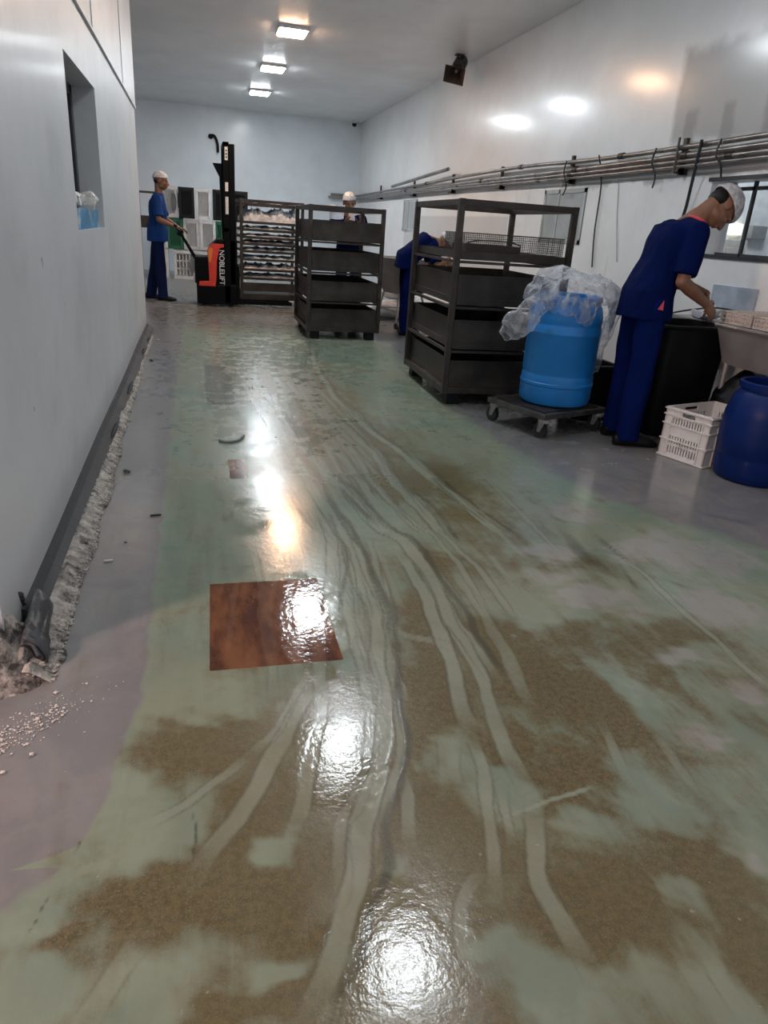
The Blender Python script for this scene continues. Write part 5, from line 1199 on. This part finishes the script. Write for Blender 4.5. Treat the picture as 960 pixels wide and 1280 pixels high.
def person(label, loc, J, mats, vox=.008, sleeve=True, cap_tilt=-.15, apron=None, hands=True, pants=1.0, net='hair_net'):
    t = thing('person', label, 'person', loc)
    msh, mtr, mnet = mats[:3]; Lc = Vector(loc)
    J = {k: (Vector(v) - Lc if k[0] != '_' else v) for k, v in J.items()}
    B = basis(J['_face'], J['_up'])
    hc = J['head']; sh = (J['shR'] - J['shL']).normalized(); sp = (J['chest'] - J['pelvis']).normalized(); fr = sh.cross(sp).normalized()
    # body: one continuous surface
    bm = newbm(); head_prims(bm, hc, B)
    skull_base = hc + B @ Vector((0, -.035, -.045))
    add_caps(bm, skull_base, J['neck'], .050, .055); add_caps(bm, J['neck'], J['chest'], .060, .09)
    up2 = (J['neck'] - J['chest']).normalized()
    add_loft(bm, [(J['pelvis'] - sp * .06, sh * .13, fr * .085), (J['pelvis'] + sp * .08, sh * .125, fr * .08), (J['chest'] - sp * .12, sh * .13, fr * .088), (J['chest'] + sp * .02, sh * .14, fr * .09), (J['neck'] - up2 * .05, sh * .08, fr * .05)])
    for s in 'RL':
        add_caps(bm, J['chest'] + (J['sh' + s] - J['chest']) * .5, J['sh' + s], .06, .048)
        add_caps(bm, J['sh' + s], J['el' + s], .046, .038); e, w = J['el' + s], J['wr' + s]
        mid = e + (w - e) * .3; add_caps(bm, e, mid, .039, .041); add_caps(bm, mid, w, .041, .026)
        add_caps(bm, J['hip' + s], J['kn' + s], .072, .05); add_caps(bm, J['kn' + s], J['an' + s], .05, .034)
        ft = Vector(J['_toe' + s]).normalized(); add_caps(bm, J['an' + s], J['an' + s] + ft * .07 - Vector((0, 0, .052)), .032, .024)
        if hands: hand(bm, w, J['_hd' + s], J['_hn' + s], J['_hs' + s], J.get('_curl', .5))
        else: add_loft(bm, [(w, sh * .025, up2 * .02), (w + Vector(J['_hd' + s]).normalized() * .08, sh * .03, up2 * .02), (w + Vector(J['_hd' + s]).normalized() * .13, sh * .02, up2 * .014)])
    body = fuse('body', bm, M_SKIN, t, vox * .62, 3)
    for s in (-1, 1):
        bm = newbm(); add_ell(bm, hc + B @ Vector((s * .028, .078, .000)), (.012, .010, .007), B, 12, 8); obj('eye', bm, M_EYE, t, smooth=True)
    # top
    bm = newbm(); hem = J['pelvis'] - Vector((0, 0, J.get('_hem', .12))); fh = Vector((fr.x, fr.y, 0)).normalized(); hk = J.get('_hk', 1.0); W_ = J.get('_w', 1.0)
    nb = J['neck'] - up2 * .035
    add_loft(bm, [(hem, sh * .195 * W_, fh * .150 * hk), (J['pelvis'], sh * .186 * W_, (fh * .6 + fr * .4) * .145 * hk), (J['pelvis'] + (J['chest'] - J['pelvis']) * .5, sh * .155 * W_, fr * .115 + fr * 0), (J['chest'] - sp * .04, sh * .175 * W_, fr * .125), (J['chest'] + sp * .05, sh * .178 * W_, fr * .115), (nb - up2 * .03, sh * .125 * W_, fr * .085), (nb + up2 * .012, sh * .075, fr * .066)], 28)
    for s in 'RL':
        a, e = J['sh' + s], J['el' + s]; c0 = J['chest'] + (a - J['chest']) * .5 + up2 * .02
        add_caps(bm, c0, a, .085, .068)
        L_ = (e - a) * J.get('_sl', .72); add_cyl(bm, a, a + L_, .068, .070, 18); add_ell(bm, a, (.068,) * 3)
    fuse('scrub_top', bm, msh, t, vox, 3, .010, 9)
    bm = newbm(); add_torus(bm, nb + up2 * .014, sh * .070, fr * .062, .010); obj('collar', bm, mats[3] if len(mats) > 3 else msh, t, smooth=True)
    # trousers
    bm = newbm(); add_loft(bm, [(J['pelvis'] + sp * .05, sh * .15, fr * .11), (J['pelvis'] - sp * .05, sh * .165, fr * .12), (J['pelvis'] - Vector((0, 0, .12)), sh * .15, fr * .11)], 22)
    for s in 'RL':
        h, k, a = J['hip' + s], J['kn' + s], J['an' + s]; p = pants
        add_caps(bm, h, k, .084 * p, .074 * p); add_caps(bm, k, a + (k - a) * .12, .074 * p, .070 * p); add_cyl(bm, a + (k - a) * .14, a - Vector((0, 0, .045)), .070 * p, .074 * p, 18)
    fuse('trousers', bm, mtr, t, vox, 3, .014, 7)
    for s in 'RL':
        a = J['an' + s]; ft = Vector(J['_toe' + s]).normalized(); sd_ = ft.cross(Vector((0, 0, 1))).normalized(); z0 = Vector((0, 0, 1)); g = Vector((a.x, a.y, 0))
        bm = newbm(); add_loft(bm, [(g - ft * .085 + z0 * .035, sd_ * .030, z0 * .033), (g - ft * .05 + z0 * .042, sd_ * .040, z0 * .042), (g + ft * .03 + z0 * .040, sd_ * .042, z0 * .040), (g + ft * .11 + z0 * .030, sd_ * .047, z0 * .030), (g + ft * .17 + z0 * .024, sd_ * .040, z0 * .024), (g + ft * .195 + z0 * .018, sd_ * .022, z0 * .014)], 18)
        add_cyl(bm, g + z0 * .05, g + z0 * .10, .042, .040); obj('shoe', bm, M_SHOE, t, smooth=True)
    o = obj(net, cap_mesh(hc, B, cap_tilt, J.get('_caprr', (.088, .108, .098)), J.get('_drop', -.10)), mnet, t, smooth=True, auto=180)
    s = o.modifiers.new('thick', 'SOLIDIFY'); s.thickness = .004
    return t, J, B
def add_torus(bm, c, a, b, r, n=28, m=8):
    nrm = a.cross(b).normalized(); rings = []
    for i in range(n):
        t_ = 2 * PI * i / n; d = a * math.cos(t_) + b * math.sin(t_); dn = d.normalized()
        rings.append([bm.verts.new(c + d + dn * math.cos(2 * PI * j / m) * r + nrm * math.sin(2 * PI * j / m) * r) for j in range(m)])
    for i in range(n):
        A, B = rings[i], rings[(i + 1) % n]
        for j in range(m): bm.faces.new((A[j], A[(j + 1) % m], B[(j + 1) % m], B[j]))

# near worker, bent over his hands at the tub
J = dict(pelvis=(2.66, 3.98, .94), chest=(2.76, 3.97, 1.245), neck=(2.885, 3.96, 1.375), head=(3.015, 3.94, 1.435), _face=(.38, -.10, -.92), _up=(.92, .0, .38), _hem=.15, _hk=.95,
         shR=(2.79, 3.80, 1.29), shL=(2.82, 4.15, 1.29), elR=(2.735, 3.77, 1.02), elL=(2.90, 4.14, 1.02), wrR=(2.965, 3.82, .90), wrL=(3.09, 4.0, .945),
         hipR=(2.655, 3.88, .88), hipL=(2.67, 4.08, .88), knR=(2.655, 3.88, .48), knL=(2.69, 4.10, .48), anR=(2.65, 3.88, .085), anL=(2.70, 4.12, .085),
         _toeR=(1, -.25, 0), _toeL=(1, .05, 0), _hdR=(.80, .15, -.58), _hdL=(-.1, -.6, -.75), _hnR=(.3, -.9, .2), _hnL=(.8, -.3, .3), _hsR=-1, _hsL=1, _curl=.42, _sl=.86, _caprr=(.092, .118, .108), _drop=-.12, _w=.98)
t, Jn, B = person('person in dark blue scrubs and grey hair net bending over the tall black tub', (2.70, 3.98, 0), J, (M_SCRUB, M_TROUS, M_NETG, M_PINK), .008, cap_tilt=.12, pants=1.05, net='hair_net')
bm = newbm(); add_ell(bm, Jn['head'] + B @ Vector((0, -.055, -.005)), (.070, .055, .058), B); obj('hair', bm, M_HAIR, t, smooth=True)
bm = newbm(); v_ = [(0, 0, 0), (.035, 0, -.005), (.03, 0, .05)]
a_ = [bm.verts.new(p) for p in v_]; b_ = [bm.verts.new((p[0], .004, p[2])) for p in v_]; bm.faces.new(a_); bm.faces.new(b_[::-1])
for i in range(3): bm.faces.new((a_[i], a_[(i + 1) % 3], b_[(i + 1) % 3], b_[i]))
o = obj('side_vent', bm, M_PINK, t); o.location = (-.085, -.205, .86)
# far left worker at the stacker
J = dict(pelvis=(-.52, 11.35, .93), chest=(-.50, 11.35, 1.27), neck=(-.475, 11.35, 1.455), head=(-.44, 11.34, 1.60), _face=(1, -.12, -.12), _up=(.05, 0, 1),
         shR=(-.50, 11.17, 1.37), shL=(-.50, 11.53, 1.37), elR=(-.48, 11.09, 1.10), elL=(-.40, 11.55, 1.10), wrR=(-.29, 11.06, 1.03), wrL=(-.22, 11.40, 1.00),
         hipR=(-.52, 11.26, .88), hipL=(-.52, 11.45, .88), knR=(-.50, 11.26, .48), knL=(-.58, 11.46, .48), anR=(-.48, 11.25, .085), anL=(-.66, 11.48, .085),
         _toeR=(1, -.2, 0), _toeL=(1, -.1, 0), _hdR=(.9, .0, -.1), _hdL=(.9, -.4, -.1), _hnR=(.1, 0, 1), _hnL=(.1, 0, 1), _hsR=1, _hsL=-1, _curl=.9, _sl=.85, _drop=.05)
t, Jn, B = person('person in blue polo and navy trousers with white cap, standing at the stacker tiller', (-.52, 11.35, 0), J, (M_SCRUBL, M_TROUSD, M_NET), .009, cap_tilt=.1, pants=1.08)
bm = newbm(); add_ell(bm, Jn['head'] + B @ Vector((0, -.05, .0)), (.068, .05, .05), B); obj('hair', bm, M_HAIR, t, smooth=True)
# worker behind the closed rack, facing the camera
J = dict(pelvis=(2.00, 9.95, .88), chest=(1.97, 9.90, 1.16), neck=(1.95, 9.86, 1.33), head=(1.95, 9.82, 1.47), _face=(-.05, -1, -.22), _up=(-.10, 0, 1),
         shR=(1.78, 9.88, 1.26), shL=(2.14, 9.90, 1.28), elR=(1.72, 9.75, 1.03), elL=(2.20, 9.78, 1.04), wrR=(1.85, 9.58, 1.20), wrL=(2.08, 9.58, 1.22),
         hipR=(1.91, 9.96, .84), hipL=(2.09, 9.96, .84), knR=(1.90, 9.95, .46), knL=(2.10, 9.95, .46), anR=(1.90, 9.97, .085), anL=(2.10, 9.97, .085),
         _toeR=(-.1, -1, 0), _toeL=(.1, -1, 0), _hdR=(.2, -.7, .5), _hdL=(-.2, -.7, .5), _hnR=(0, -.6, -.8), _hnL=(0, -.6, -.8), _hsR=1, _hsL=-1, _curl=.5, _sl=.7, _drop=.0)
t, Jn, B = person('person in blue scrubs and white hair net facing the aisle behind the closed rack', (2.0, 9.95, 0), J, (M_SCRUB, M_TROUSD, M_NET), .010, cap_tilt=.05)
for k, (x, z, w_, lbl) in enumerate(((1.73, 1.34, .19, 'pale plastic packet lifted left of the worker behind the closed rack'), (1.925, 1.335, .07, 'narrow pinkish packet held before the chest behind the closed rack'))):
    bm = newbm(); add_box(bm, (0, 0, 0), (w_, .05, .15)); bmesh.ops.subdivide_edges(bm, edges=bm.edges[:], cuts=5, use_grid_fill=True); crumple(bm, .022, 16, k)
    o = obj('packet', bm, [mat('pale_packet_film', (.58, .57, .64), .4), mat('pink_packet_film', (.66, .56, .56), .4)][k], smooth=True, auto=70); o.location = (x, 9.52, z); tag(o, lbl, 'packet', 'packets held up behind the closed rack')
# worker bent double behind the near rack
J = dict(pelvis=(2.42, 8.55, .90), chest=(2.62, 8.45, 1.07), neck=(2.73, 8.40, 1.07), head=(2.82, 8.36, 1.07), _face=(.75, -.25, -.6), _up=(.6, -.2, .75),
         shR=(2.64, 8.28, 1.02), shL=(2.66, 8.60, 1.04), elR=(2.70, 8.20, .80), elL=(2.76, 8.62, .80), wrR=(2.78, 8.10, .92), wrL=(2.90, 8.50, .70),
         hipR=(2.44, 8.46, .86), hipL=(2.44, 8.64, .86), knR=(2.44, 8.46, .46), knL=(2.46, 8.66, .46), anR=(2.44, 8.46, .085), anL=(2.48, 8.66, .085),
         _toeR=(1, -.1, 0), _toeL=(1, .1, 0), _hdR=(.3, 0, -1), _hdL=(.3, 0, -1), _hnR=(.3, -1, 0), _hnL=(.3, 1, 0), _hsR=1, _hsL=-1, _curl=.5, _sl=.7, _drop=.0)
person('person in blue scrubs bent double, seen through the left end of the near rack', (2.45, 8.55, 0), J, (M_SCRUB, M_TROUS, M_NET, M_PINK), .010)
